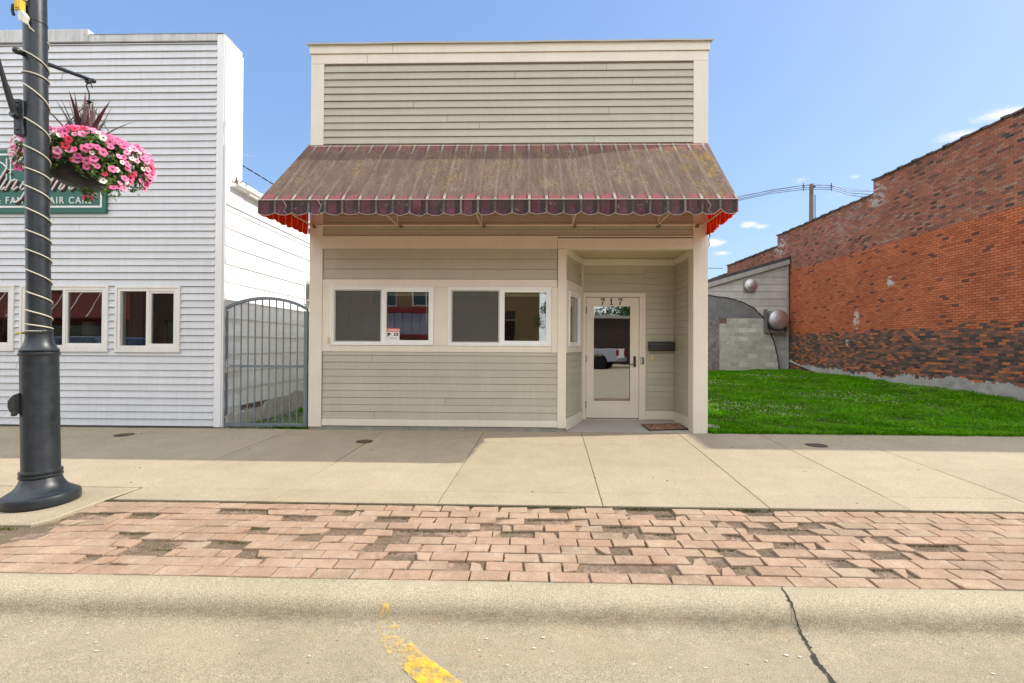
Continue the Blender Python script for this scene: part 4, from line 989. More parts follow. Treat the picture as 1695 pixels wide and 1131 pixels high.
MB().tube([(2.70, -.25, 2.99), (2.715, -.26, 2.93), (2.69, -.27, 2.88), (2.70, -.27, 2.80), (2.685, -.27, 2.76)], [.010, .008, .005, .008, .004], 6).build('torn_strip', m_sred, aw)

# ================================================================== WHITE SHOP
m_wsid = paint('white vinyl siding', (.60, .61, .63), .5, var=.035, streak=.09, island=.02, fine=.02, dirt=(.30, .28, .25), dirt_amt=.16)
m_wcorn = paint('white corner trim', (.76, .76, .77), .45, var=.03, streak=.06, fine=.02)
m_wcap = paint('grey parapet flashing', (.50, .50, .49), .5, var=.10, streak=.35, fine=.03, dirt=(.12, .11, .10), dirt_amt=.6)
m_alley = paint('white alley boards', (.86, .88, .90), .6, var=.06, streak=.05, fine=.04, dirt=(.30, .26, .20), dirt_amt=.45, bump=.002)
m_glass2 = glass('dark shop glass', (.34, .36, .36), .22)
white = thing('storefront_building', 'white clapboard shop with a flat front and three sliding windows beside the alley', 'building', (-9.0, 0, 0))
LWIN = [(-6.385, -5.352, 1.197, 2.207), (-7.91, -6.495, 1.200, 2.222), (-9.45, -8.005, 1.205, 2.222)]
HL = [(a + .02, b - .02, c + .02, d - .02) for a, b, c, d in LWIN]
mb = MB(); holed(mb, -14.0, -4.72, .0, 6.06, .006, .14, HL); mb.build('sheathing', m_felt, white)
siding(MB(), -14.0, -4.815, .03, 6.03, .1085, .024, joints=.35, seed=31, holes=LWIN, sag=.0012, gap=.006).build('siding', m_wsid, white)
mb = MB(); mb.box(-4.812, -4.700, -.022, .46, .02, 6.145); mb.build('corner_board', m_wcorn, white, bevel=.004)
mb = MB(); mb.box(-4.6985, -4.676, -.012, .455, .02, 6.05); mb.build('return_panel', m_wcorn, white, bevel=.003)
mb = MB(); r = random.Random(2)
mb.box(-14, -6.87, -.034, .2, 6.045, 6.245); mb.box(-6.868, -4.814, -.028, .2, 6.045, 6.155)
mb.prism([(-.04, 6.158), (.2, 6.175), (.2, 6.158)], -6.866, -4.70, axis='x'); mb.build('parapet_cap', m_wcap, white, bevel=.006)
mb = MB(); mb.box(-14, -4.70, -.002, .1, -.06, .026); mb.build('foundation', concrete('dark footing', (.10, .09, .08), (.15, .13, .11), speck=.3), white)
for k, (a, b, c, d) in enumerate(LWIN):
    f = slider(None, white, a, b, c, d, screen=False, w=.075, vin=paint('cream window vinyl', (.72, .70, .66), .4, var=.05, streak=.1, dirt=(.35, .30, .24), dirt_amt=.25) if k == 0 else bpy.data.materials['cream window vinyl'], gl=m_glass2, wand=False, deep=.10)
    if k == 0:
        mb = MB()
        for q in range(4): mb.box(a + .09 + q * .055, a + .14 + q * .055, .12 + .01 * (q % 2), .13 + .01 * (q % 2), c + .06, d - .06)
        mb.build('curtain', paint('grey curtain', (.28, .28, .26), .8, bump=0), f)
    MB().box(a - .01, b + .01, -.045, -.015, c - .022, c - .002).build('sill', bpy.data.materials['cream window vinyl'], f, bevel=.003)
mb = MB(); mb.box(-13.9, -4.75, 4.0, 4.05, .1, 2.9); mb.box(-13.9, -13.85, .15, 4, .1, 2.9); mb.box(-4.80, -4.76, .15, 4, .1, 2.9); mb.box(-13.9, -4.76, .15, 4.05, 2.86, 2.9); mb.box(-13.9, -4.76, .15, 4.05, .05, .1, 1)
mb.build('interior', [paint('shop walls', (.30, .28, .25), .8, bump=0), m_roomd], white)
# alley side: wide white boards, a gutter and a green metal roof
TS = frame(-4.684, .0, 0, 1)
mb = MB(TS); holed(mb, .46, 12, .16, 3.9, .012, .15, [(2.76, 3.35, 2.2, 2.68)]); mb.quad((.0, .004, -.1), (.46, .004, -.1), (.46, .004, 3.95), (0, .004, 3.95)); mb.build('wall', m_alley, white)
siding(MB(TS), .02, 12.0, .30, 3.50, .283, .020, joints=0, seed=41, holes=[(2.76, 3.35, 2.2, 2.68)], sag=.002).build('siding', m_alley, white)
mb = MB(TS); mb.box(.02, 12, -.030, .01, 3.50, 3.80); mb.build('frieze_board', m_alley, white, bevel=.004)
mb = MB(TS); mb.box(.46, 12.02, -.13, -.032, 3.78, 3.80); mb.prism([(-.035, 3.795), (-.13, 3.80), (-.155, 3.83), (-.16, 3.90), (-.15, 3.91), (-.145, 3.835), (-.125, 3.815), (-.035, 3.81)], .10, 12.05, axis='x')
mb.build('gutter', metal_paint('gutter enamel', (.72, .70, .66), .35, spots=(.4, .36, .3)), white)
mb = MB(); r = random.Random(6)
for k in range(40):
    y = r.uniform(.08, .55); x = -4.60 + r.uniform(-.06, .06); a = r.uniform(0, 6)
    mb.tube([(x, y, 3.86), (x + .05 * math.cos(a), y + .05 * math.sin(a), 3.86 + r.uniform(.02, .09))], r.uniform(.003, .008), 4)
mb.build('gutter_leaves', paint('dead leaves', (.16, .11, .08), .9, bump=0), white)
m_green = metal_paint('green metal roof', (.025, .085, .085), .4)
mb = MB(); mb.add([(-4.60, .35, 3.935), (-4.60, 12.2, 3.935), (-9.2, 12.2, 5.4), (-9.2, .35, 5.4), (-4.60, .35, 3.90), (-4.60, 12.2, 3.90), (-9.2, 12.2, 5.36), (-9.2, .35, 5.36)], [(0, 1, 2, 3), (7, 6, 5, 4), (0, 4, 5, 1), (0, 3, 7, 4)])
for k in range(30):
    y = .45 + .40 * k; mb.tube([(-4.60, y, 3.942), (-9.2, y, 5.407)], .022, 5)
mb.add([(-13.9, .35, 3.93), (-13.9, 12.2, 3.93), (-9.2, 12.2, 5.4), (-9.2, .35, 5.4)], [(0, 3, 2, 1)])
mb.build('roof', m_green, white)
# crumbling skirt and parging at the foot of the alley wall
M = Mat('rotten board', .9); M.col(M.mix(M.noise(6, 5), (.12, .05, .04), (.30, .27, .24)))
mb = MB(TS); r = random.Random(17)
xs = [0.02 + 1.7 * k / 90 for k in range(91)]
lo = [.20 + .03 * math.sin(x * 3) + r.gauss(0, .012) for x in xs]
mb.add([(x, -.004, .305) for x in xs] + [(x, -.002, l) for x, l in zip(xs, lo)], [(91 + k, 91 + k + 1, k + 1, k) for k in range(90)]); mb.build('skirt_board', M.m, white)
xs = [0.02 + 12 * k / 90 for k in range(91)]
mb = MB(TS); hi = [(.155 if x < 1.2 else .30) + .035 * math.sin(x * 2.3 + 1) + .02 * math.sin(x * 9) + r.gauss(0, .02) + .02 * min(x, 3) for x in xs]
bt = [-.06 - .02 * x for x in xs]
mb.add([(x, -.03 + r.gauss(0, .004), h) for x, h in zip(xs, hi)] + [(x, -.05 + r.gauss(0, .004), b) for x, b in zip(xs, bt)] + [(x, .012, h + .01) for x, h in zip(xs, hi)],
       [(91 + k, 92 + k, k + 1, k) for k in range(90)] + [(k, k + 1, 183 + k, 182 + k) for k in range(90)])
mb.build('foundation', concrete('whitewashed parging', (.72, .69, .63), (.50, .48, .43), speck=.3, blotch=5, bump=.012, stain_amt=.5), white)

ac = thing('air_conditioner', 'white window air conditioner sticking out of the alley wall', 'air conditioner', (-4.63, 3.05, 2.43))
mb = MB(TS); mb.ring(2.72, 3.40, 2.17, 2.72, .05, -.035, .02); mb.build('frame', m_wcorn, ac, bevel=.003)
mb = MB(TS); mb.box(2.79, 3.32, -.17, .3, 2.23, 2.66); mb.build('case', paint('enamel case', (.70, .67, .60), .45), ac, bevel=.01)
mb = MB(TS)
for k in range(11): mb.box(2.83, 3.28, -.178, -.1705, 2.26 + k * .034, 2.277 + k * .034)
mb.build('grille', Mat('grille', .6).col((.07, .065, .06)).m, ac)
mb = MB(TS)
for k in range(6): mb.box(2.787 - .004, 2.789, -.155 + k * .022, -.143 + k * .022, 2.28, 2.6)
mb.build('grille', bpy.data.materials['grille'], ac)

# signboard
m_sgreen = paint('sign green', (.018, .115, .085), .45, var=.06, streak=.05, fine=.03)
m_slet = Mat('sign white', .5).col((.74, .74, .72)).m
sg = thing('shop_sign', 'dark green hair care signboard with white lettering on the white shop', 'sign', (-8.2, -.04, 3.84))
MB().box(-9.9, -6.525, -.058, -.016, 3.345, 4.335).build('board', m_sgreen, sg, bevel=.004)
mb = MB(); mb.ring(-9.86, -6.585, 3.425, 4.275, .028, -.0620, -.0585); mb.build('border', m_slet, sg)
P = lambda x, z: (lambda u, v, d: (x + u, -.0605 - d, z + v))
mb = MB(); 
def stroke(pts, wd=.022):
    mb.tube([(x, -.062, z) for x, z in pts], wd / 2, 5)
# tall art-deco capitals of the upper line
stroke([(-8.62, 3.84), (-8.62, 4.16), (-8.58, 4.20), (-8.50, 4.17)])
stroke([(-8.42, 4.17), (-8.30, 4.17), (-8.18, 4.12)]); stroke([(-8.30, 4.17), (-8.30, 3.84)])
stroke([(-8.18, 4.12), (-8.12, 4.06), (-8.115, 4.0)]); stroke([(-8.115, 4.20), (-8.115, 3.84)]); stroke([(-8.05, 4.20), (-8.05, 3.84)]); stroke([(-8.115, 4.02), (-8.05, 4.02)], .018)
stroke([(-8.05, 4.195), (-7.96, 4.19), (-7.92, 4.15)]); stroke([(-8.05, 4.02), (-7.95, 4.02)], .018); stroke([(-8.05, 3.85), (-7.93, 3.85)]); mb.build('capital_letters', m_slet, sg); mb = MB()
text_into(mb, '& FAMILY HAIR CARE', .150, P(-8.285, 3.490), .006, spacing=1.25, fit=1.545)
mb.build('lettering', m_slet, sg)
def script(ox, oz, depth):
    def T(u, v): return (ox + u + .62 * v, oz + v)
    S_ = [[(.0, .34), (.0, .02), (.03, 0), (.07, .04)], [(.10, .17), (.10, .02), (.13, 0), (.16, .05)], [(.10, .26), (.10, .275)],
          [(.19, .16), (.19, 0)], [(.19, .10), (.24, .165), (.29, .15), (.29, .02), (.32, 0), (.36, .05)],
          [(.52, .14), (.47, .17), (.41, .12), (.41, .03), (.46, 0), (.52, .07), (.53, .17), (.53, -.14), (.48, -.20), (.44, -.18)], [(.53, .0), (.63, .06)]]
    return [[T(*p) for p in s] for s in S_]
for nm, mt, dx, dy, wd in (('script_shadow', Mat('sign maroon', .6).col((.06, .018, .022)).m, .022, -.018, .040), ('script', m_slet, 0, 0, .032)):
    mb = MB()
    for s in script(-8.32 + dx, 3.70 + dy, 0): mb.tube([(x, -.0600 if dx else -.0640, z) for x, z in s], wd / 2, 6)
    for s in script(-8.72 + dx, 3.70 + dy, 0)[:2]: mb.tube([(x, -.0600 if dx else -.0640, z) for x, z in s], wd / 2, 6)
    for u0 in (-7.26, -7.10):                           # "nn" ending of the second word
        for s in ([(0, .16), (0, 0)], [(0, .10), (.05, .165), (.10, .15), (.10, .02), (.13, 0), (.17, .05)]): mb.tube([(u0 - .12 + dx + u + .62 * v_, -.0600 if dx else -.0640, 3.70 + dy + v_) for u, v_ in s], wd / 2, 6)
    mb.tube([(-7.47 + dx + .62 * v_, -.0600 if dx else -.0640, 3.70 + dy + v_) for v_ in (0, .34)], wd / 2, 6)
    mb.build(nm, mt, sg)

# flag, poster and balloons behind the far window of the white shop
fl = thing('flag', 'american flag on a short white staff hanging inside the white shop window', 'flag', (-8.25, .24, 1.9))
m_fr, m_fw, m_fb = Mat('flag red', .8).col((.42, .02, .03)).m, Mat('flag white', .8).col((.62, .60, .58)).m, Mat('flag blue', .8).col((.02, .025, .09)).m
mb = MB(); a = (-8.06, 2.10); dx_, dz_ = -.30, -.62
for k in range(13):
    for q in range(12):
        def fp(u, v): return (a[0] - .02 + dx_ * u - .16 * v + .06 * u * v, .24 + .03 * math.sin(u * 7 + v * 5), a[1] + dz_ * u + .16 * v - .55 * v * u * .3 - .08 * v)
        u0, u1, v0, v1 = q / 12, (q + 1) / 12, k / 13 * 1.6, (k + 1) / 13 * 1.6
        mb.quad(fp(u0, v0), fp(u1, v0), fp(u1, v1), fp(u0, v1), 2 if (q < 5 and k >= 6) else k % 2)
for k in range(7, 13):
    for q in range(4):
        x, y, z = fp((q + .5 + .4 * (k % 2)) / 12, (k + .5) / 13 * 1.6); mb.lathe([(.010, -.004), (.010, -.001)], (x, y - .002, z), 5, 1, axis='y')
mb.build('cloth', [m_fr, m_fw, m_fb], fl, smooth=True); MB().tube([(-8.02, .24, 2.06), (-8.30, .24, 2.36)], .008, 6).build('staff', m_fw, fl)
po = thing('poster', 'white and dark blue notice standing in the far shop window', 'poster', (-8.12, .2, 1.5))
MB().box(-8.22, -8.05, .19, .20, 1.26, 1.72).build('sheet', Mat('poster paper', .6).col((.66, .66, .66)).m, po)
mb = MB(); mb.box(-8.205, -8.06, .187, .1895, 1.50, 1.56); mb.box(-8.18, -8.14, .187, .1895, 1.27, 1.49); mb.box(-8.105, -8.07, .187, .1895, 1.27, 1.49); mb.build('print', Mat('poster blue', .6).col((.02, .04, .16)).m, po)
for x, z, c_, nm in ((-8.28, 1.50, (.55, .16, .03), 'orange'), (-8.31, 1.39, (.55, .05, .28), 'pink')):
    t = thing('balloon', f'{nm} balloon beside the notice in the far shop window', 'balloon', (x, .22, z))
    MB().lathe([(.004, -.075), (.03, -.06), (.055, -.02), (.06, .01), (.045, .045), (.02, .06), (.002, .063)], (x, .22, z), 16).build('skin', Mat('balloon ' + nm, .3).col(c_).m, t, smooth=True); MB().tube([(x, .22, z - .074), (x + .01, .22, 1.24)], .002, 4).build('string', m_fw, t)
t = thing('plastic_tub', 'white and green tub on the window ledge behind the lamp post', 'tub', (-7.02, .25, 1.4))
MB().lathe([(.08, 0), (.10, .17), (.10, .20)], (-7.02, .25, 1.24), 20).build('body', Mat('tub green', .5).col((.03, .14, .09)).m, t, smooth=True, auto=40); MB().lathe([(.10, 0), (.105, .02), (.10, .21), (.002, .22)], (-7.02, .25, 1.442), 20).build('label_band', m_fw, t, smooth=True, auto=40)

# ================================================================== ALLEY GATE
m_gate = metal_paint('grey galvanised gate', (.15, .178, .20), .45, var=.12, spots=(.16, .15, .13))
gt = thing('gate', 'grey arched steel bar gate closing the alley between the two shops', 'gate', (-4.03, .06, 0))
def gh(x): return 1.865 + .185 * max(0.0, 1 - ((x + 4.042) / .67) ** 2) ** .85
mb = MB(); mb.box(-4.712, -4.655, .032, .088, .005, 1.83); mb.box(-3.428, -3.372, .032, .088, .03, 1.83); mb.box(-4.654, -3.429, .034, .086, .030, .075); mb.box(-4.654, -3.429, .036, .084, .945, .985)
xs = [-4.70 + 1.318 * k / 28 for k in range(29)]
for k in range(28):
    a, b = xs[k], xs[k + 1]; za, zb = gh(a), gh(b)
    mb.add([(a, .032, za - .045), (b, .032, zb - .045), (b, .088, zb - .045), (a, .088, za - .045), (a, .032, za), (b, .032, zb), (b, .088, zb), (a, .088, za)], [(0, 1, 5, 4), (2, 3, 7, 6), (4, 5, 6, 7), (3, 2, 1, 0)])
mb.quad((-4.712, .032, 1.83), (-4.655, .032, 1.83), (-4.655, .032, 1.845), (-4.712, .032, 1.845))
mb.build('frame', m_gate, gt)
for k in range(10):
    x = -4.655 + 1.226 * (k + 1) / 11; MB().box(x - .0075, x + .0075, .051, .066, .074, gh(x) - .043).build('bar', m_gate, gt)
for zz in (0.30, .60): pass
mb = MB(); mb.box(-4.73, -4.56, .018, .031, .953, .978); mb.box(-4.655, -4.625, .025, .031, .86, 1.07); mb.box(-4.50, -4.42, .02, .034, .885, .96); mb.build('latch', metal_paint('zinc latch', (.30, .30, .29), .4), gt, bevel=.002)
for z in (.95, 1.66):
    mb = MB(); mb.tube([(-3.36, .05, z - .09), (-3.36, .05, z + .09)], .012, 8); mb.box(-3.372, -3.334, .045, .055, z - .07, z + .07); mb.build('hinge', m_gate, gt)
MB().box(-3.345, -3.328, .03, .09, .02, 1.86).build('post', metal_paint('dark post', (.08, .09, .10), .5), gt)

# a cable sagging from the white shop's roof towards the back of the tan shop
ca = [Vector((-8.6, 4.2, 6.55)), Vector((-7.55, 6.0, 6.42)), Vector((-6.9, 8.0, 6.38))]
A_, B_ = Vector((-7.646, 5.0, 6.145)), Vector((-7.246, 9.0, 5.984)); dd = (B_ - A_)
pts = [A_ + dd * t + Vector((0, 0, .02 * (t * t - t))) for t in np.linspace(-.6, 2.6, 40)]
mb = MB(); 
for k in range(39): mb.tube([pts[k], pts[k] + (pts[k + 1] - pts[k]) * .72], .017, 6); mb.tube([pts[k] + (pts[k + 1] - pts[k]) * .7, pts[k + 1]], .009, 5)
mb.tube([(-8.0, 2.6, 5.0), (-7.95, 2.6, 6.3)], .03, 8); mb.tube([tuple(pts[-1]), (-6.5, 15.4, 5.0), (-6.5, 15.4, -.2)], .03, 8)
tag(mb.build('service_cable', Mat('cable black', .6).col((.012, .012, .015)).m), 'black twisted service cable running past the green roof above the alley', 'cable')

# ================================================================== LAMP POST
m_post = metal_paint('charcoal post enamel', (.013, .017, .021), .38, var=.15, spots=(.05, .058, .065))
TILT = math.radians(-1.65); PX, PY = -4.30, -3.18; PZ = zs(PY)
lp = thing('lamp_post', 'dark charcoal cast iron street lamp post on its flared base', 'lamp post', (0, 0, 0))
mb = MB(); mb.lathe([(.268, 0), (.272, .012), (.272, .062), (.264, .082), (.250, .090), (.243, .092), (.238, .098), (.215, .112), (.190, .130), (.168, .155), (.152, .185), (.143, .215), (.140, .222), (.148, .230), (.151, .242), (.147, .254), (.138, .258), (.147, .264), (.150, .276), (.146, .288), (.134, .294), (.132, .30), (.131, 1.30), (.138, 1.308), (.142, 1.320), (.139, 1.333), (.128, 1.338), (.136, 1.345), (.137, 1.355), (.128, 1.366), (.116, 1.385), (.104, 1.415), (.096, 1.45), (.092, 1.485), (.093, 1.50), (.096, 1.505), (.096, 1.520), (.088, 1.525), (.086, 1.53)], n=64)
mb.build('base', m_post, lp, smooth=True, auto=35)
mb = MB(); mb.lathe([(.083, 1.531), (.0825, 4.35), (.080, 7.4), (.06, 7.45)], n=48); mb.build('shaft', m_post, lp, smooth=True, auto=40)
MB().lathe([(.0845, 4.288), (.0865, 4.29), (.0865, 4.30), (.0845, 4.302)], n=40).build('band', m_post, lp, smooth=True)
# hanger arm pointing away from the street, with its end knob on the near side
mb = MB(); mb.tube([(-.035, -.125, 3.975), (-.035, -.05, 3.985), (-.035, .15, 4.02), (-.035, .62, 4.125)], [.022, .022, .019, .017], 12)
mb.lathe([(.006, -.028), (.024, -.02), (.031, 0), (.024, .02), (.006, .028)], (-.035, -.13, 3.975), 16, axis='y'); mb.lathe([(.005, -.022), (.02, -.015), (.026, 0), (.02, .015), (.005, .022)], (-.035, .625, 4.126), 16, axis='y')
mb.box(-.055, -.015, .545, .585, 4.07, 4.115); mb.build('hanger_arm', m_post, lp, smooth=True, auto=50)
# banner arm towards the street, on a bolted bracket
mb = MB(); mb.tube([(-.085, -.09, 3.42), (-.088, -.13, 3.43)], .03, 12); mb.tube([(-.088, -.10, 3.42), (-.066, -.19, 3.62), (-.062, -.205, 3.65), (-.02, -.37, 4.02), (.02, -.52, 4.35)], [.026, .024, .019, .018, .018], 12); mb.build('banner_arm', m_post, lp, smooth=True, auto=50)
mb = MB(); mb.box(-.105, -.045, -.10, -.02, 3.255, 3.57); mb.box(-.045, -.02, -.098, -.06, 3.25, 3.56); mb.lathe([(.012, -.01), (.012, 0)], (-.075, -.10, 3.30), 8, axis='y'); mb.lathe([(.012, -.01), (.012, 0)], (-.075, -.10, 3.54), 8, axis='y'); mb.build('bracket', m_post, lp, bevel=.004)
mb = MB(frame(0, 0, .72, .69)); mb.prism([(-.125, .80), (-.185, .82), (-.20, .86), (-.20, .92), (-.17, .965), (-.125, .985)], -.05, .05); mb.box(-.18, -.145, -.054, .054, .785, .825); mb.build('outlet_box', Mat('outlet black', .5).col((.012, .012, .013)).m, lp, bevel=.006)
mb = MB(); mb.lathe([(.30, 7.5), (.22, 7.9), (.16, 8.1), (.04, 8.2)], n=24); mb.lathe([(.05, 7.4), (.10, 7.44), (.28, 7.48), (.28, 7.5)], n=24); mb.build('lantern', m_post, lp, smooth=True, auto=40)
lp.location = (PX, PY, PZ); lp.rotation_euler = (0, TILT, 0)

# pale cord spiralling down the post, with its plug at the top
vs_ = [24, 88, 127, 138, 195, 242, 280, 307, 343, 380, 411, 443, 480, 511, 536, 549, 552]
zz = [1.416 + (548 - v) * .00546 + .115 for v in vs_]
pts = []
for k in range(len(zz) - 1):
    for q in range(20):
        t = q / 20; a = PI + 2 * PI * (k + t); rr = .0895
        # most of the fall happens over the visible front half of each turn
        f = .5 - .5 * math.cos(PI * min(1, t * 1.25)) if t < .8 else 1.0
        pts.append((rr * math.cos(a), rr * math.sin(a), zz[k] + (zz[k + 1] - zz[k]) * (t * .55 + f * .45)))
m_cord = Mat('cord pale', .5).col((.50, .465, .38)).m
co = thing('light_cord', 'pale cord with a yellow plug spiralled down the lamp post', 'cord', (0, 0, 0))
mb = MB(); mb.tube([(.02, -.125, 4.33), (.03, -.11, 4.26), (.045, -.092, 4.20)] + pts[12:], .0062, 6)
mb.build('cable', m_cord, co, smooth=True)
MB().tube([pts[-1], (-.10, -.06, zz[-1]), (-.155, -.05, zz[-1] + .004)], [.0075, .011, .011], 8).build('plug', Mat('plug yellow', .5).col((.55, .45, .12)).m, co)
mb = MB(); mb.box(-.035, .020, -.15, -.10, 4.325, 4.425); mb.box(-.025, .010, -.158, -.1502, 4.34, 4.40); mb.build('adapter', Mat('adapter yellow', .45).col((.62, .38, .02)).m, co, bevel=.006)
mb = MB(); mb.prism([(.0, 4.235), (.040, 4.215), (.062, 4.275), (.03, 4.322), (-.005, 4.318)], -.15, -.10); Mx = Mat('clear plastic', .25); Mx.col((.72, .70, .64)); Mx.put(Mx.b.inputs['Alpha'], .75); mb.build('plastic_cover', Mx.m, co, bevel=.006); MB().box(.004, .040, -.145, -.10, 4.43, 4.54).build('plastic_cover', Mx.m, co, bevel=.006)
MB().tube([(-.03, -.13, 4.38), (-.062, -.13, 4.38), (-.07, -.13, 4.33), (-.058, -.13, 4.29)], .012, 6).build('strap', Mat('strap black', .6).col((.012, .012, .015)).m, co)
co.location = (PX, PY, PZ); co.rotation_euler = (0, TILT, 0)

# ================================================================== HANGING BASKET
Rm = Matrix.Translation((PX, PY, PZ)) @ Matrix.Rotation(TILT, 4, 'Y')
hook = Rm @ Vector((-.035, .565, 4.07))
BC = Vector((hook.x - .015, hook.y + .01, hook.z - .715))      # rim centre of the pot
bk = thing('hanging_basket', 'overflowing hanging basket of pink and white petunias on the lamp post', 'hanging basket', tuple(BC))
m_pot = Mat('pot plastic', .5, spec=.25); m_pot.col(m_pot.hsv((.008, .007, .007), m_pot.step(m_pot.noise(8, 4), .3, .7, .7, 1.5))); m_pot = m_pot.m
mb = MB(); mb.lathe([(.05, -.335), (.20, -.325), (.25, -.30), (.285, -.24), (.31, -.15), (.335, -.02), (.35, .0), (.335, .01), (.30, -.03), (.1, -.04)], tuple(BC), 48, mod=lambda a, h: 1 + .07 * math.cos(6 * a + .6) * (1 if h < -.1 else .2)); mb.build('pot', m_pot, bk, smooth=True)
mb = MB(); hk = hook
mb.tube([hk + Vector((.0, 0, .02)), hk + Vector((-.02, 0, -.03)), hk + Vector((.012, .0, -.10)), hk + Vector((.012, 0, -.19))], .0065, 6); mb.tube([hk + Vector((0, 0, .015)), hk + Vector((.03, 0, 0)), hk + Vector((.045, 0, -.05))], .0055, 6)
top_ = hk + Vector((.012, 0, -.19)); mb.lathe([(.012, -.01), (.028, 0), (.012, .012)], tuple(top_), 8)
for k in range(4): a = .5 + k * PI / 2; mb.tube([top_, BC + Vector((.33 * math.cos(a), .33 * math.sin(a), 0))], .0045, 5)
mb.build('hanger', Mat('hanger wire', .5).col((.012, .012, .012)).m, bk)
# purple strap-leaved dracaena in the middle
M = Mat('purple strap leaf', .4); M.col(M.hsv(M.ramp(M.isl(), [(0, (.05, .022, .03)), (.6, (.115, .055, .06)), (1, (.17, .09, .085))]), M.step(M.noise(9, 3), .3, .7, .7, 1.3))); m_purple = M.m
mb = MB(); r = random.Random(14)
for k in range(40):
    a = r.uniform(0, 2 * PI); ln = r.uniform(.33, .62); sp = r.choice((.12, .2, .3, .45, .75)); wd = r.uniform(.018, .034)
    d = Vector((math.cos(a), math.sin(a), 0)); sd = Vector((-d.y, d.x, 0)); P0 = BC + Vector((-.02, 0, .02)) + d * r.uniform(0, .06); n = 6; vs = []
    for q in range(n + 1):
        t = q / n; c_ = P0 + d * (sp * ln * t ** 1.25) + Vector((0, 0, ln * t * (1 - .25 * sp * t))); wq = wd * (1 - t ** 2.2) * (.6 + .4 * min(1, t * 4))
        vs += [tuple(c_ - sd * wq), tuple(c_ + d * wq * .3), tuple(c_ + sd * wq)]
    mb.add(vs, [f_ for q in range(n) for f_ in ((3 * q, 3 * q + 1, 3 * q + 4, 3 * q + 3), (3 * q + 1, 3 * q + 2, 3 * q + 5, 3 * q + 4))])
mb.build('strap_leaves', m_purple, bk, smooth=True)
# foliage: a mound on top spilling over the rim
M = Mat('petunia leaf', .5, spec=.4); g = M.ramp(M.isl(), [(0, (.025, .07, .010)), (.4, (.05, .12, .015)), (.75, (.09, .18, .025)), (1, (.16, .25, .05))]); M.col(g)
tl = M.n('ShaderNodeBsdfTranslucent'); M.put(tl.inputs[0], M.hsv(g, 1.4)); ms = M.n('ShaderNodeMixShader'); ms.inputs[0].default_value = .35; M.put(ms.inputs[1], M.b.outputs[0]); M.put(ms.inputs[2], tl.outputs[0]); M.put(M.out.inputs[0], ms.outputs[0]); m_leaf = M.m
pole_ax = lambda z: (Rm @ Vector((0, 0, z - PZ)))
trail = [(.3, .30), (1.15, .22), (2.2, .34), (3.3, .36), (3.95, .24), (4.35, .20), (4.75, .22), (5.3, .22), (5.7, .32), (6.05, .36)]   # azimuth, extra drop of each trailing bunch
def spill(a):
    return .09 + sum(d * math.exp(-(((a - t + PI) % (2 * PI) - PI) / .24) ** 2) for t, d in trail)
def surf(r, inner=0.0):
    """a point on the plant's surface and its outward direction"""
    a = r.uniform(0, 2 * PI); u = r.random()
    if u < .52:
        q = math.sqrt(r.random()); rad = .50 * q; h = .15 * (1 - q ** 2.4) + .03 + .03 * math.sin(a * 5) * q; nrm = Vector((math.cos(a) * q, math.sin(a) * q, 1.1 - .6 * q))
    else:
        t = r.random(); dr = spill(a); h = .05 - dr * t; rad = .50 + .06 * math.sin(t * PI) - .03 * t + .03 * math.sin(a * 7); nrm = Vector((math.cos(a), math.sin(a), .35 - .3 * t))
    rad -= inner * r.random(); p = BC + Vector((rad * math.cos(a) * 1.02, rad * math.sin(a) * .86, h - inner * .5 * r.random()))
    return p, nrm.normalized()
def clear(p, d):
    c_ = pole_ax(p.z); return math.hypot(p.x - c_.x, p.y - c_.y) > d
V = []; r = random.Random(77)
while len(V) < 5200 * 4:
    p, nn = surf(r, .10)
    if not clear(p, .12): continue
    nn = (nn + Vector((r.gauss(0, .5), r.gauss(0, .5), r.gauss(0, .4)))).normalized(); t = nn.orthogonal().normalized(); t = (Matrix.Rotation(r.uniform(0, 6.3), 3, nn) @ t); b = nn.cross(t); s = r.uniform(.014, .030)
    V += [tuple(p), tuple(p + t * s + b * s * .45), tuple(p + t * s * 2.0 + nn * s * -.3), tuple(p + t * s - b * s * .45)]
for k in range(70):
    p = BC + Vector((r.gauss(.02, .05), r.gauss(0, .05), -.345 - abs(r.gauss(0, .035)))); a = r.uniform(0, 6.3); s = r.uniform(.015, .03); V += [tuple(p), tuple(p + Vector((s * math.cos(a), s * math.sin(a), -s * .4))), tuple(p + Vector((2 * s * math.cos(a), 2 * s * math.sin(a), -s))), tuple(p + Vector((s * math.cos(a) - .01, s * math.sin(a), -s * .8)))]
fast_mesh('foliage', np.array(V) - np.array(BC), None, m_leaf, parent=bk, nv=4)
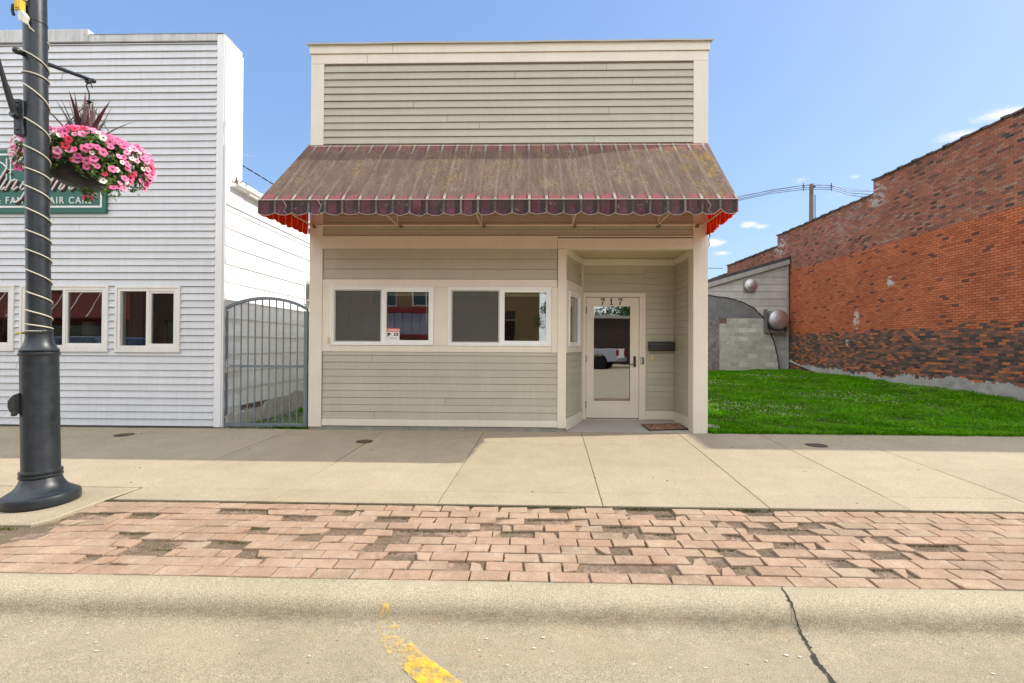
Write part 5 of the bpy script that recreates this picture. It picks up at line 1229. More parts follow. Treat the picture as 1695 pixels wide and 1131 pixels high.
# blooms: five-lobed trumpets with a dark throat
def bloom_mesh(name, cp, ct, s):
    mp_ = Mat(name, .6); cc = mp_.hsv(cp, mp_.step(mp_.noise(30, 3), .3, .7, .8, 1.2)); mp_.col(cc)
    tl = mp_.n('ShaderNodeBsdfTranslucent'); mp_.put(tl.inputs[0], cc); ms = mp_.n('ShaderNodeMixShader'); ms.inputs[0].default_value = .3; mp_.put(ms.inputs[1], mp_.b.outputs[0]); mp_.put(ms.inputs[2], tl.outputs[0]); mp_.put(mp_.out.inputs[0], ms.outputs[0])
    vs = [(0, 0, -.5 * s)]; N = 20
    for rad, h in ((.12, -.10), (.28, -.02), (.72, .06), (1.0, .0)):
        for k in range(N):
            a = 2 * PI * k / N; q = 1 - (.17 * (1 - abs(math.cos(2.5 * a)) ** .6) if rad > .5 else 0)
            vs.append((rad * q * s * math.cos(a), rad * q * s * math.sin(a), h * s + .06 * s * math.cos(5 * a) * (rad > .9)))
    fs = [(0, 1 + k, 1 + (k + 1) % N) for k in range(N)]; mi = [1] * N
    for g_ in range(3):
        for k in range(N): fs.append((1 + g_ * N + k, 1 + (g_ + 1) * N + k, 1 + (g_ + 1) * N + (k + 1) % N, 1 + g_ * N + (k + 1) % N)); mi.append(1 if g_ == 0 else 0)
    me = bpy.data.meshes.new(name); me.from_pydata(vs, [], fs); me.materials.append(mp_.m); me.materials.append(Mat(name + ' throat', .7).col(ct).m); me.polygons.foreach_set('material_index', mi); me.polygons.foreach_set('use_smooth', [True] * len(fs)); me.update(); return me
BM = [bloom_mesh('pink petal', (.80, .17, .36), (.24, .015, .07), .036), bloom_mesh('light pink petal', (.84, .33, .50), (.45, .04, .15), .035), bloom_mesh('white petal', (.80, .76, .70), (.14, .13, .07), .030), bloom_mesh('red petal', (.72, .035, .09), (.2, .01, .02), .034), bloom_mesh('deep pink petal', (.68, .09, .27), (.2, .01, .06), .036)]
cand = []; r = random.Random(5)
tries = 0
eye = Vector((0, -7.4, 1.3))
while len(cand) < 430 and tries < 60000:
    tries += 1; p, nn = surf(r); p = p + nn * .018; az = math.atan2(p.y - BC.y, p.x - BC.x)
    if not clear(p, .13): continue
    # blooms come in drifts: a green window is left on the near side between them
    if math.sin(az * 3 + 1.1) * math.sin((p.z - BC.z) * 14 + az) > .8 and r.random() < .8: continue
    if any((p - c_[0]).length < .038 for c_ in cand): continue
    fz = (p - BC); u = r.random(); west = math.cos(az - 3.6)
    k = 2 if (u < .14 + .22 * max(0, west)) else (3 if u < .24 + .1 * max(0, west) and u > .16 + .22 * max(0, west) else (0 if u < .62 else (1 if u < .85 else 4)))
    sunny = nn + Vector((.3, -.45, .15)); nn2 = (sunny.normalized() + Vector((r.gauss(0, .25), r.gauss(0, .25), r.gauss(0, .2)))).normalized()
    cand.append((p, nn2, k, (p - eye).length - .35 * nn2.dot((eye - p).normalized())))
cand.sort(key=lambda c_: c_[3])
def place(p, nn, s):
    q = nn.to_track_quat('Z', 'Y'); return Matrix.LocRotScale(p - BC, q, Vector((s, s, s)))
rest = MB(); first = None
for idx, (p, nn, k, dd_) in enumerate(cand):
    s = r.uniform(.72, 1.18)
    if idx < 100:
        o = bpy.data.objects.new('bloom', BM[k]) if first is None else first.copy()
        if first is None: first = o
        o.data = BM[k]; COL.objects.link(o); o.parent = bk; o.matrix_local = place(p, nn, s)
    else:
        mtx = Matrix.Translation(BC) @ place(p, nn, s); me = BM[k]
        b0 = len(rest.v); rest.v += [tuple(mtx @ v.co) for v in me.vertices]
        for pl_ in me.polygons: rest.f.append(tuple(b0 + i for i in pl_.vertices)); rest.m.append(2 * k + pl_.material_index)
mats_ = [m_ for me in BM for m_ in me.materials]
tag(rest.build('blooms', mats_, bk, smooth=True), kind='stuff')

# ================================================================== BRICK BUILDING beside the lot
M = Mat('old brick wall', .92, spec=.2)
x, y, z = M.xyz()
RH, BL = .0735, .208
row = M.math('FLOOR', M.math('DIVIDE', z, RH)); odd = M.math('MULTIPLY', M.math('PINGPONG', row, 1.0), .5)
wig = M.math('MULTIPLY', M.math('SUBTRACT', M.noise(9, 3), .5), .012)
yy = M.math('ADD', M.math('ADD', M.math('DIVIDE', y, BL), odd), wig); colm = M.math('FLOOR', yy)
fy = M.math('FRACT', yy); fz = M.math('FRACT', M.math('ADD', M.math('DIVIDE', z, RH), M.math('MULTIPLY', wig, 3)))
cv = M.n('ShaderNodeCombineXYZ'); M.put(cv.inputs[0], colm); M.put(cv.inputs[1], row)
wn_ = M.n('ShaderNodeTexWhiteNoise', noise_dimensions='2D'); M.put(wn_.inputs['Vector'], cv.outputs[0]); rnd = wn_.outputs['Value']
cv2 = M.n('ShaderNodeCombineXYZ'); M.put(cv2.inputs[0], M.math('ADD', colm, 57.0)); M.put(cv2.inputs[1], M.math('ADD', row, 13.0))
wn2 = M.n('ShaderNodeTexWhiteNoise', noise_dimensions='2D'); M.put(wn2.inputs['Vector'], cv2.outputs[0]); rnd2 = wn2.outputs['Value']
mort = M.math('MAXIMUM', M.step(M.math('ABSOLUTE', M.math('SUBTRACT', fy, .5)), .462, .482), M.step(M.math('ABSOLUTE', M.math('SUBTRACT', fz, .5)), .405, .45))
jag = M.math('MULTIPLY_ADD', rnd2, .16, -.08); big = M.math('MULTIPLY_ADD', M.noise(.45, 4, .6), .5, -.25)
top = M.step(M.math('ADD', z, M.math('MULTIPLY', jag, .22)), 4.85, 4.875); low = M.step(M.math('ADD', z, M.math('ADD', M.math('MULTIPLY', jag, 1.6), M.math('MULTIPLY', big, .4))), 1.90, 1.915, 1, 0)
orange = M.ramp(rnd, [(0, (.37, .10, .045)), (.35, (.45, .13, .055)), (.7, (.50, .155, .068)), (.93, (.40, .115, .05)), (.985, (.14, .06, .045))])
# old weathered brick above the painted band: reds, browns and burnt blacks, greyer towards the coping
oldb = M.ramp(M.math('ADD', rnd, M.math('MULTIPLY_ADD', M.noise(.7, 5, .65), 0.8, -.40), clamp=True), [(0, (.07, .05, .045)), (.05, (.15, .075, .058)), (.18, (.28, .105, .07)), (.6, (.36, .125, .07)), (.85, (.40, .15, .09)), (1, (.33, .20, .14))])
oldb = M.mix(M.math('MULTIPLY', M.step(M.noise(1.3, 6, .7, M.scaled((1, 1, 1), (3, 3, 3))), .52, .76), .35), oldb, (.16, .095, .07))
darkb = M.ramp(rnd, [(0, (.055, .042, .038)), (.25, (.10, .065, .052)), (.5, (.17, .09, .065)), (.75, (.25, .11, .07)), (.9, (.38, .12, .05)), (1, (.5, .16, .06))])
c = M.mix(top, orange, oldb); c = M.mix(low, c, darkb)
c = M.hsv(c, M.math('MULTIPLY', M.step(M.noise(.9, 6, .65), .25, .75, .78, 1.2), M.step(M.noise(60, 4, .7), .3, .7, .8, 1.2)))
mc = M.mix(top, (.22, .055, .025), (.20, .155, .125)); mc = M.mix(low, mc, (.16, .125, .105)); mc = M.hsv(mc, M.step(M.noise(4, 5), .3, .7, .7, 1.25))
c = M.mix(M.math('MULTIPLY', mort, .9), c, mc)
def spot(cy, cz, ry, rz, amt, th=.5):
    e = M.math('ADD', M.math('POWER', M.math('ABSOLUTE', M.math('DIVIDE', M.math('SUBTRACT', y, cy), ry)), 2.0), M.math('POWER', M.math('ABSOLUTE', M.math('DIVIDE', M.math('SUBTRACT', z, cz), rz)), 2.0))
    return M.math('MULTIPLY', M.math('MULTIPLY', M.step(e, .3, 1.0, 1, 0), M.step(M.math('ADD', M.math('MULTIPLY', M.noise(7, 5, .7), .6), M.math('MULTIPLY', rnd2, .4)), th, th + .10)), amt)
for cy, cz, ry, rz, amt, th in ((9.2, 3.55, .22, .22, .8, .42), (10.9, 2.35, .20, .42, .75, .44), (11.4, 1.5, .12, .16, .7, .42), (9.85, 6.75, .5, .62, .6, .50), (16.2, 6.2, .7, .6, .7, .46), (11.5, 6.2, 2.2, .9, .16, .52), (14.9, 2.0, 1.1, .7, .0, .5)):
    c = M.mix(spot(cy, cz, ry, rz, amt, th), c, (.56, .53, .50))
c = M.mix(M.math('MULTIPLY', M.step(M.noise(2.2, 8, .75, M.scaled((1, 1, .5))), .60, .72), .45), c, (.05, .035, .03))
M.col(c)
M.bump(M.math('ADD', M.math('MULTIPLY', mort, -1.0), M.math('ADD', M.math('MULTIPLY', rnd, .45), M.math('MULTIPLY', M.noise(60, 4, .7), .35))), .014)
m_brick = M.m
bb = thing('brick_building', 'long red brick side wall with a stepped parapet and an orange painted band', 'building', (12.35, 0, 0))
STEPS = [(.45, 3.2, 9.0), (3.2, 4.2, 7.75), (4.2, 10.0, 7.24), (10.0, 16.5, 6.77), (16.5, 22.33, 6.26), (22.33, 26.0, 5.80)]
mb = MB()
for a, b, h in STEPS:
    n = max(1, int((b - a) / .6))
    for k in range(n):
        y0, y1 = a + (b - a) * k / n, a + (b - a) * (k + 1) / n
        mb.quad((12.35, y1, -.3), (12.35, y0, -.3), (12.35, y0, h), (12.35, y1, h)); mb.quad((12.35, y1, h), (12.35, y0, h), (12.68, y0, h), (12.68, y1, h)); mb.quad((12.68, y0, 4), (12.68, y1, 4), (12.68, y1, h), (12.68, y0, h))
for (a, b, h), (c_, d, h2) in zip(STEPS, STEPS[1:]): mb.quad((12.35, b, h2), (12.68, b, h2), (12.68, b, h), (12.35, b, h))
mb.quad((12.35, .45, -.3), (26, .45, -.3), (26, .45, 9.0), (12.35, .45, 9.0)); mb.quad((12.68, 3.2, 4), (26, 3.2, 4), (26, 3.2, 9.0), (12.68, 3.2, 9.0)); mb.quad((26, .2, -.3), (26, 26, -.3), (26, 26, 6), (26, .2, 6)); mb.quad((26, 26, -.3), (12.35, 26, -.3), (12.35, 26, 5.8), (26, 26, 5.8)); mb.quad((12.68, .5, 5), (26, .5, 5), (26, 26, 4.6), (12.68, 26, 4.6)); mb.quad((12.35, .45, 9.0), (26, .45, 9.0), (26, 3.2, 9.0), (12.35, 3.2, 9.0))
mb.build('wall', m_brick, bb)
M = Mat('coping tile', .8); M.col(M.hsv(M.mix(M.noise(3, 5), (.065, .055, .05), (.15, .115, .10)), M.step(M.noise(30, 4), .3, .7, .75, 1.25))); M.bump(M.noise(30, 4), .006)
r = random.Random(61)
for a, b, h in STEPS[2:]:
    mb = MB()
    L_ = .61; n = max(1, round((b - a) / L_)); L_ = (b - a) / n
    for k in range(n):
        y0, y1 = a + L_ * k, a + L_ * (k + 1); dz = r.uniform(-.012, .012); dx = r.uniform(-.01, .01)
        q = [(12.30 + dx, h - .035 + dz), (12.30 + dx, h + .01 + dz), (12.40, h + .055 + dz), (12.52, h + .07 + dz), (12.66, h + .05 + dz), (12.73, h - .03 + dz)]
        mb.add([(px, y0 + .004, pz_) for px, pz_ in q] + [(px, y1 - .09, pz_) for px, pz_ in q], [(k2 + 1, k2, 6 + k2, 7 + k2) for k2 in range(5)] + [tuple(range(6)), tuple(range(11, 5, -1))])
        q2 = [(px + (12.5 - px) * -.09, pz_ + .020) for px, pz_ in q]                     # the bell joint of each tile
        mb.add([(px, y1 - .095, pz_) for px, pz_ in q2] + [(px, y1 + .0, pz_) for px, pz_ in q2], [(k2 + 1, k2, 6 + k2, 7 + k2) for k2 in range(5)] + [tuple(range(6)), tuple(range(11, 5, -1))])
    mb.build('coping', M.m, bb)
TBW = frame(12.35, 0, 0, -1)                              # local x = -y
mb = MB(); r = random.Random(19); N = 420; ys = [3.6 + 12.2 * k / N for k in range(N + 1)]
def ptop(y): return .40 + .05 * math.sin(y * 1.1) + .04 * math.sin(y * 3.7 + 1) + (.42 * max(0, (y - 13.2) / 2.5) ** 1.3 if y > 13.2 else 0)
tp = []; st_ = 0
for y_ in ys:
    if r.random() < .45: st_ = r.uniform(-.075, .06)
    tp.append(round((ptop(y_) + st_) / .0735 * 2) / 2 * .0735 if y_ < 13.4 else ptop(y_) + st_ * .6)
pb = [(-.3 if y_ < 13.0 else gz(12.3, y_) - .02 + .17 * max(0, y_ - 13.0)) for y_ in ys]
mb.add([(12.322 - .004 * math.sin(y_ * 5), y_, t_) for y_, t_ in zip(ys, tp)] + [(12.31, y_, b_) for y_, b_ in zip(ys, pb)] + [(12.352, y_, t_) for y_, t_ in zip(ys, tp)], [(k, k + 1, N + 2 + k, N + 1 + k) for k in range(N)] + [(k + 1, k, 2 * N + 2 + k, 2 * N + 3 + k) for k in range(N)])
mb.build('parging', concrete('grey parging', (.42, .40, .37), (.31, .295, .27), var=.2, speck=.2, blotch=2.5, bump=.012, stain_amt=.6), bb)

# ================================================================== GREY LEAN-TO at the back of the lot
m_gsid = paint('weathered grey boards', (.40, .385, .355), .85, var=.22, streak=.12, fine=.10, dirt=(.06, .055, .05), dirt_amt=.75, scale=.9, bump=.003, island=.08)
sh = thing('shed', 'grey weathered lean-to against the brick wall with a ghost arch of old roofing', 'shed', (10.4, 15.4, 0))
TSH = frame(0, 15.4, 1, 0)
rl = lambda x_: 5.36 + (x_ - 12.23) * .292                 # underside of the sloping roof
mb = MB(TSH); z_ = 1.9; r = random.Random(3)
while z_ < 5.5:
    zt = z_ + .335
    xl = max(4.0, 12.23 + (zt - 5.36) / .292)
    if xl < 12.25:
        xl2 = max(4.0, 12.23 + (z_ - 5.36) / .292)
        mb.add([(xl2, -.024, z_), (12.245, -.024, z_), (12.245, -.004, min(zt, rl(12.245))), (max(xl, 4.0), -.004, zt)], [(0, 1, 2, 3)]); mb.quad((xl2, 0, z_), (12.245, 0, z_), (12.245, -.024, z_), (xl2, -.024, z_))
    elif z_ < rl(12.245):
        xl2 = 12.23 + (z_ - 5.36) / .292; mb.add([(xl2, -.024, z_), (12.245, -.024, z_), (12.245, -.01, rl(12.245))], [(0, 1, 2)])
    z_ = zt
mb.build('siding', m_gsid, sh)
mb = MB(TSH); mb.poly([(4, .0, -.3), (12.27, .0, -.3), (12.27, .0, rl(12.27)), (4, .0, rl(4))]); mb.build('wall', concrete('stained render', (.36, .345, .32), (.25, .24, .22), var=.25, speck=.15, blotch=1.5, bump=.004, stain_amt=.6), sh)
mb = MB(TSH)
q = [(3.6, rl(3.6) - .02), (12.33, rl(12.33) - .02), (12.33, rl(12.33) + .16), (3.6, rl(3.6) + .16)]
mb.prism(q, -.12, 8); mb.build('roof', concrete('dark roofing', (.045, .045, .05), (.08, .08, .08), speck=.3), sh)
mb = MB(TSH); mb.prism([(3.6, rl(3.6) - .20), (12.28, rl(12.28) - .20), (12.28, rl(12.28) + .01), (3.6, rl(3.6) + .01)], -.145, -.122); mb.build('fascia_board', paint('grey fascia', (.30, .29, .27), .8, var=.2, streak=.3, dirt=(.1, .09, .08), dirt_amt=.5), sh)
arch = [(11.83, .2), (11.81, .61), (11.72, 1.1), (11.59, 1.59), (11.40, 2.15), (11.09, 2.75), (10.68, 3.15), (10.2, 3.42), (9.5, 3.63), (8.55, 3.76), (7.6, 3.74), (6.6, 3.5), (5.6, 3.0)]
mb = MB(TSH); mb.prism([(11.14, 2.66), (11.09, 2.75), (10.68, 3.15), (10.2, 3.42), (9.5, 3.63), (8.55, 3.76), (7.6, 3.74), (6.6, 3.5), (5.6, 3.0), (5.4, 2.66)], -.055, -.026)
for x_ in (7.6, 8.4, 9.35, 10.3): mb.box(x_, x_ + .02, -.062, -.0555, 2.67, 3.38)
mb.build('arch_panel', paint('tarred panel', (.15, .15, .15), .7, var=.2, streak=.5, dirt=(.03, .03, .03), dirt_amt=.6, bump=.003), sh)
mb = MB(TSH); r = random.Random(8); pts = []
for (a, b), (c_, d) in zip(arch, arch[1:]):
    for k in range(5): t = k / 5; pts.append((a + (c_ - a) * t + r.gauss(0, .008), -.058 + r.gauss(0, .004), b + (d - b) * t + r.gauss(0, .01)))
mb.tube(pts[14:], .018, 5); mb.build('flashing', paint('pale flashing', (.42, .40, .36), .7, dirt=(.05, .045, .04), dirt_amt=.9), sh)
mb = MB(TSH); mb.tube([(x_, y_ + .004, z_ - .03) for x_, y_, z_ in pts], [.022 + .012 * abs(math.sin(k * 1.7)) for k in range(len(pts))], 5); mb.build('tar_line', Mat('tar', .8).col((.02, .02, .02)).m, sh)
M = Mat('painted block', .85); x, y, z = M.xyz()
rw = M.math('FLOOR', M.math('DIVIDE', z, .20)); od = M.math('MULTIPLY', M.math('PINGPONG', rw, 1.0), .5); bx_ = M.math('ADD', M.math('DIVIDE', x, .405), od); fx_ = M.math('FRACT', bx_); fz_ = M.math('FRACT', M.math('DIVIDE', z, .20))
cvb = M.n('ShaderNodeCombineXYZ'); M.put(cvb.inputs[0], M.math('FLOOR', bx_)); M.put(cvb.inputs[1], rw); wb = M.n('ShaderNodeTexWhiteNoise', noise_dimensions='2D'); M.put(wb.inputs['Vector'], cvb.outputs[0])
mo = M.math('MAXIMUM', M.step(M.math('ABSOLUTE', M.math('SUBTRACT', fx_, .5)), .475, .49), M.step(M.math('ABSOLUTE', M.math('SUBTRACT', fz_, .5)), .455, .48))
c = M.ramp(wb.outputs['Value'], [(0, (.34, .335, .28)), (.5, (.40, .39, .33)), (.85, (.44, .43, .365)), (1, (.56, .54, .47))])
c = M.hsv(c, M.step(M.noise(3, 6, .7), .25, .75, .78, 1.18)); c = M.mix(M.math('MULTIPLY', mo, .7), c, (.50, .48, .43)); c = M.mix(M.step(M.noise(1.6, 7, .7), .55, .75, 0, .6), c, (.12, .115, .10)); c = M.mix(M.step(M.noise(6, 6, .7), .62, .66, 0, .7), c, (.48, .46, .42)); M.col(c); M.bump(M.math('SUBTRACT', M.noise(40, 4), mo), .006)
mb = MB(TSH); mb.prism([(9.09, -.2), (11.83, -.2), (11.80, .61), (11.71, 1.1), (11.58, 1.59), (11.39, 2.15), (11.12, 2.655), (9.42, 2.655), (9.42, 2.40), (9.09, 2.40)], -.05, -.002); mb.build('block_wall', M.m, sh)
mb = MB(TSH); mb.box(9.09, 9.418, -.053, -.002, 2.402, 2.655); mb.build('lintel', paint('rotten lintel', (.14, .09, .07), .9), sh)
M = Mat('weathered particle board', .9); M.col(M.hsv(M.mix(M.voro(14, M.scaled((1, 1, .6)), out='Color'), (.13, .11, .09), (.27, .235, .20)), M.step(M.noise(5, 5), .3, .7, .75, 1.2), .8)); mb = MB(TSH); mb.box(7.6, 9.088, -.06, -.004, -.2, 2.655); mb.build('boarding', M.m, sh)
mb = MB(TSH); mb.box(12.20, 12.27, -.05, .0, -.1, rl(12.27) - .1); mb.build('corner_board', paint('grey corner', (.33, .32, .30), .8, var=.2, streak=.4), sh)
M = Mat('spun aluminium', .38, metal=.85); M.col(M.hsv((.52, .50, .50), M.step(M.noise(5, 5), .3, .7, .7, 1.15))); M.bump(M.noise(30, 3), .002); m_alu = M.m
def hood(x_, z_, rr, out, label):
    t = thing('exhaust_vent', label, 'exhaust vent', (x_, 15.38, z_), 'exhaust vents on the grey lean-to')
    mb = MB(TSH); mb.box(x_ - rr * 1.02, x_ + rr * .75, -.06, -.026, z_ - rr * 1.05, z_ + rr * .9); mb.build('plate', metal_paint('vent plate', (.22, .22, .22), .5), t, bevel=.005)
    mb = MB(TSH); mb.lathe([(rr * .8, -.062), (rr * .82, -out * .35), (rr, -out * .38), (rr * 1.0, -out * .78), (rr * .95, -out * .88), (rr * .82, -out * .95), (rr * .60, -out), (rr * .58, -out * 1.02), (rr * .2, -out * 1.10), (.004, -out * 1.11)], (x_, 0, z_), 40, axis='y'); mb.build('hood', m_alu, t, smooth=True, auto=30)
    return t
hood(10.50, 4.18, .30, .20, 'smaller round aluminium exhaust vent high on the grey shed wall')
t = hood(11.66, 2.58, .46, .46, 'larger round aluminium exhaust vent beside the brick wall')
mb = MB(TSH)
a, b, c_, d = 11.12, 12.06, 1.98, 3.06
mb.box(a, a + .05, -.30, -.061, c_, d); mb.box(a + .0505, b, -.30, -.061, c_, c_ + .05); mb.box(b + .001, b + .05, -.30, -.061, c_, c_ + .6); mb.build('housing', metal_paint('vent housing', (.13, .12, .11), .6, spots=(.3, .28, .25)), t)

# ================================================================== UTILITY POLE AND WIRES
up = thing('utility_pole', 'weathered wooden utility pole rising behind the brick building', 'utility pole', (20.45, 27.6, 0))
M = Mat('pole wood', .9); M.col(M.hsv(M.mix(M.noise(4, 6, .6, M.scaled((6, 6, .3))), (.09, .075, .06), (.22, .19, .155)), M.step(M.noise(20, 4), .3, .7, .8, 1.2)))
mb = MB(); mb.tube([(20.43, 27.6, -.3), (20.49, 27.6, 13.0)], [.19, .135], 14); mb.build('pole', M.m, up, smooth=True, auto=50)
MB().tube([(20.5, 27.58, 12.8), (20.72, 27.5, 12.83)], .06, 8).build('insulator', Mat('insulator', .4).col((.05, .04, .04)).m, up)
MB().tube([(20.66, 27.46, 2), (20.66, 27.46, 12.2)], .03, 6).build('conduit', m_post, up)
pwl = thing('power_line', 'bundle of power wires held by two spacers crossing at the utility pole', 'power line', (20.5, 27.4, 12.6))
def wire(p, q, sag, rr, name='wire'):
    P_, Q_ = Vector(p), Vector(q); pts = [P_.lerp(Q_, t) - Vector((0, 0, sag * 4 * t * (1 - t))) for t in np.linspace(0, 1, 14)]
    mb_.tube(pts, rr, 5)
for k, dz in enumerate((12.83, 12.66, 12.52)):
    mb_ = MB(); yw = 27.35 - .03 * k
    zl = (10.75, 10.62, 10.52)[k]; zr = (11.45, 11.3, 11.15)[k]
    mb_.tube([(8.0, yw, zl - .35), (12.0, yw, zl + .35), (15.4, yw, zl + 1.28), (17.6, yw, zl + 1.78 - .02 * k), (19.76, yw, dz), (21.71, yw, dz), (23.1, yw, zr + .98 - .02 * k), (24.8, yw, zr + .95 - .12 * k), (27.0, yw, zr + .45)], .024, 5); mb_.build('wire', Mat('wire', .5).col((.10, .11, .13)).m if k == 0 else bpy.data.materials['wire'], pwl)
mb_ = MB(); wire((9, 27.3, 11.2), (20.6, 27.5, 13.0), .05, .012); wire((20.6, 27.5, 13.0), (27, 27.3, 12.2), .08, .012); mb_.build('ground_wire', bpy.data.materials['wire'], pwl)
for x_ in (19.76, 21.71):
    mb = MB(); mb.tube([(x_, 27.3, 12.42), (x_, 27.3, 12.98)], .028, 6); mb.tube([(x_ - .1, 27.3, 12.76), (x_ + .1, 27.3, 12.76)], .025, 6); mb.build('spacer', m_black, pwl)
mb_ = MB(); wire((3.5, 23.0, 6.75), (12.36, 23.0, 6.22), .12, .02); mb_.tube([(3.5, 23, 6.75), (3.5, 23.0, -.3)], .08, 8)
tag(mb_.build('service_cable', bpy.data.materials['cable black']), 'thin service cable slung to the far end of the brick wall', 'cable')

# ================================================================== ACROSS THE STREET (seen in the glass)
tag(MB().box(-70, 60, -24.2, -20.3, -.5, .08).build('sidewalk', m_side), kind='structure')
tag(MB().box(-200, 200, -200, -24.2, -.5, .02).build('ground', m_soil), kind='structure')
m_buff = paint('buff brick', (.33, .20, .09), .85, var=.15, fine=.2, bump=.004)
m_brown = paint('brown brick', (.10, .062, .045), .85, var=.2, fine=.25, bump=.004)
m_redb = paint('red brick', (.15, .06, .04), .85, var=.2, fine=.25, bump=.004)
m_dglass = glass('shop glass', (.10, .11, .11), .12)
def far_shop(x0, x1, h, mat, label, wins, fronts, y=-24.2):
    t = thing('brick_shop', label, 'building', ((x0 + x1) / 2, y, -.16)); TF = frame(0, y, -1, 0)      # faces +y
    mb = MB(TF); hs = [(-b, -a, c_, d) for a, b, c_, d in wins + fronts]; holed(mb, -x1, -x0, -.16, h, 0, .3, hs); mb.box(-x1, -x0, .3, 10, h - .3, h - .2); mb.box(-x1, -x1 + .2, .3, 10, -.16, h - .3); mb.box(-x0 - .2, -x0, .3, 10, -.16, h - .3); mb.build('wall', mat, t)
    mb = MB(TF); mb.box(-x1 - .08, -x0 + .08, -.12, .35, h, h + .22); mb.build('cornice', m_cream, t)
    for a, b, c_, d in wins + fronts:
        f = MB(TF); f.ring(-b, -a, c_, d, .08, .06, .16); f.box(-(a + b) / 2 - .03, -(a + b) / 2 + .03, .08, .14, c_ + .08, d - .08); f = f.build('window', m_vinyl if (a, b, c_, d) in wins else m_brown, t)
        MB(TF).quad((-b + .06, .11, c_ + .06), (-a - .06, .11, c_ + .06), (-a - .06, .11, d - .06), (-b + .06, .11, d - .06)).build('pane', m_dglass, f)
    MB(TF).box(-x1 + .2, -x0 - .2, 2.5, 2.6, -.16, h - .3).build('interior', m_roomd, t)
    return t, TF
t, TF = far_shop(-11.5, 1.0, 8.5, m_buff, 'buff brick shop across the street with a red banded front', [(-10.2, -8.4, 3.9, 5.4), (-7.4, -5.6, 3.9, 5.4), (-4.2, -2.2, 4.0, 5.5)], [(-10.5, -6.4, .3, 1.7), (-5.5, -.6, .2, 3.6)])
mb = MB(TF); mb.box(6.2, 10.7, -.5, -.02, 3.45, 3.75); mb.box(6.2, 10.7, -.52, -.02, 1.75, 2.0); mb.build('fascia_band', Mat('red band', .6).col((.30, .03, .03)).m, t)
mb = MB(TF)
for k in range(8): mb.box(6.25 + k * .55, 6.77 + k * .55, -.4, -.36, 2.02, 3.43)
mb.build('panels', Mat('pale panel', .5).col((.42, .40, .46)).m, t); MB(TF).box(.5, 5.4, -.08, -.02, 2.95, 3.05).build('copper_trim', Mat('copper', .4).col((.45, .18, .07)).m, t)
far_shop(2.9, 17.0, 3.35, m_brown, 'low brown brick building across the street behind the parked pickup', [], [(11, 15, .4, 2.6)], -26.0)
far_shop(17.2, 32.0, 9.0, m_redb, 'tall red brick building across the street by the far corner', [(18.5, 20, 5, 7), (22, 23.5, 5, 7), (25.5, 27, 5, 7)], [(18.5, 24, .3, 2.9), (25.5, 31, .3, 2.9)])
t, TF = far_shop(-25.0, -11.7, 8.0, m_brown, 'brown brick shop across the street under a long green shopfront', [(-23.5, -22, 4.6, 6.3), (-19.5, -18, 4.6, 6.3), (-15.5, -14, 4.6, 6.3)], [(-24, -19, .3, 2.9), (-18, -12.4, .3, 2.9)])
t, TF = far_shop(-45.0, -25.2, 8.4, m_redb, 'red brick shop across the street with a rust red sloping awning', [(-43, -41, 5, 6.6)], [(-44, -36, .3, 2.6), (-35, -26.5, .3, 2.6)])
mb = MB(TF); mb.prism([(-.03, 4.7), (-1.6, 3.0), (-1.6, 2.9), (-.03, 2.95)], 26.4, 44.0, axis='x'); mb.build('awning', Mat('rust canvas', .8).col((.16, .035, .022)).m, t)
mb = MB(TF)
for k in range(14): mb.tube([(27 + k * 1.3, -.02, 4.74), (26.6 + k * 1.3, -1.62, 3.04)], .03, 5)
mb.build('awning_rib', Mat('pale rib', .5).col((.6, .58, .55)).m, t)
# street tree between the buff shop and the brown building
tr = thing('street_tree', 'leafy street tree across the road beside the buff shop', 'tree', (1.9, -22.3, -.16))
mb = MB(); mb.tube([(1.9, -22.3, -.16), (1.95, -22.3, 1.5), (1.85, -22.25, 3.2), (1.9, -22.3, 5.2)], [.13, .10, .08, .03], 10)
r = random.Random(4)
for k in range(9): a = r.uniform(0, 6.3); z0 = 1.8 + k * .35; mb.tube([(1.9, -22.3, z0), (1.9 + .8 * math.cos(a), -22.3 + .8 * math.sin(a), z0 + .7)], [.045, .012], 6)
mb.build('trunk', paint('bark', (.09, .07, .05), .9), tr, smooth=True)
V = []
cl = [(1.9 + r.gauss(0, .55), -22.3 + r.gauss(0, .55), r.uniform(2.0, 5.6), r.uniform(.3, .6)) for _ in range(26)]
for _ in range(5000):
    cx, cy, cz, cr_ = r.choice(cl); d = Vector((r.gauss(0, 1), r.gauss(0, 1), r.gauss(0, 1))).normalized() * cr_ * r.random() ** .4; p = Vector((cx, cy, cz)) + d; u = Vector((r.gauss(0, 1), r.gauss(0, 1), r.gauss(0, 1))).normalized(); b = u.orthogonal().normalized(); s = .06
    V += [tuple(p), tuple(p + u * s + b * s * .5), tuple(p + u * s * 2), tuple(p + u * s - b * s * .5)]
fast_mesh('crown', np.array(V) - np.array((1.9, -22.3, -.16)), None, m_leaf, parent=tr, nv=4)

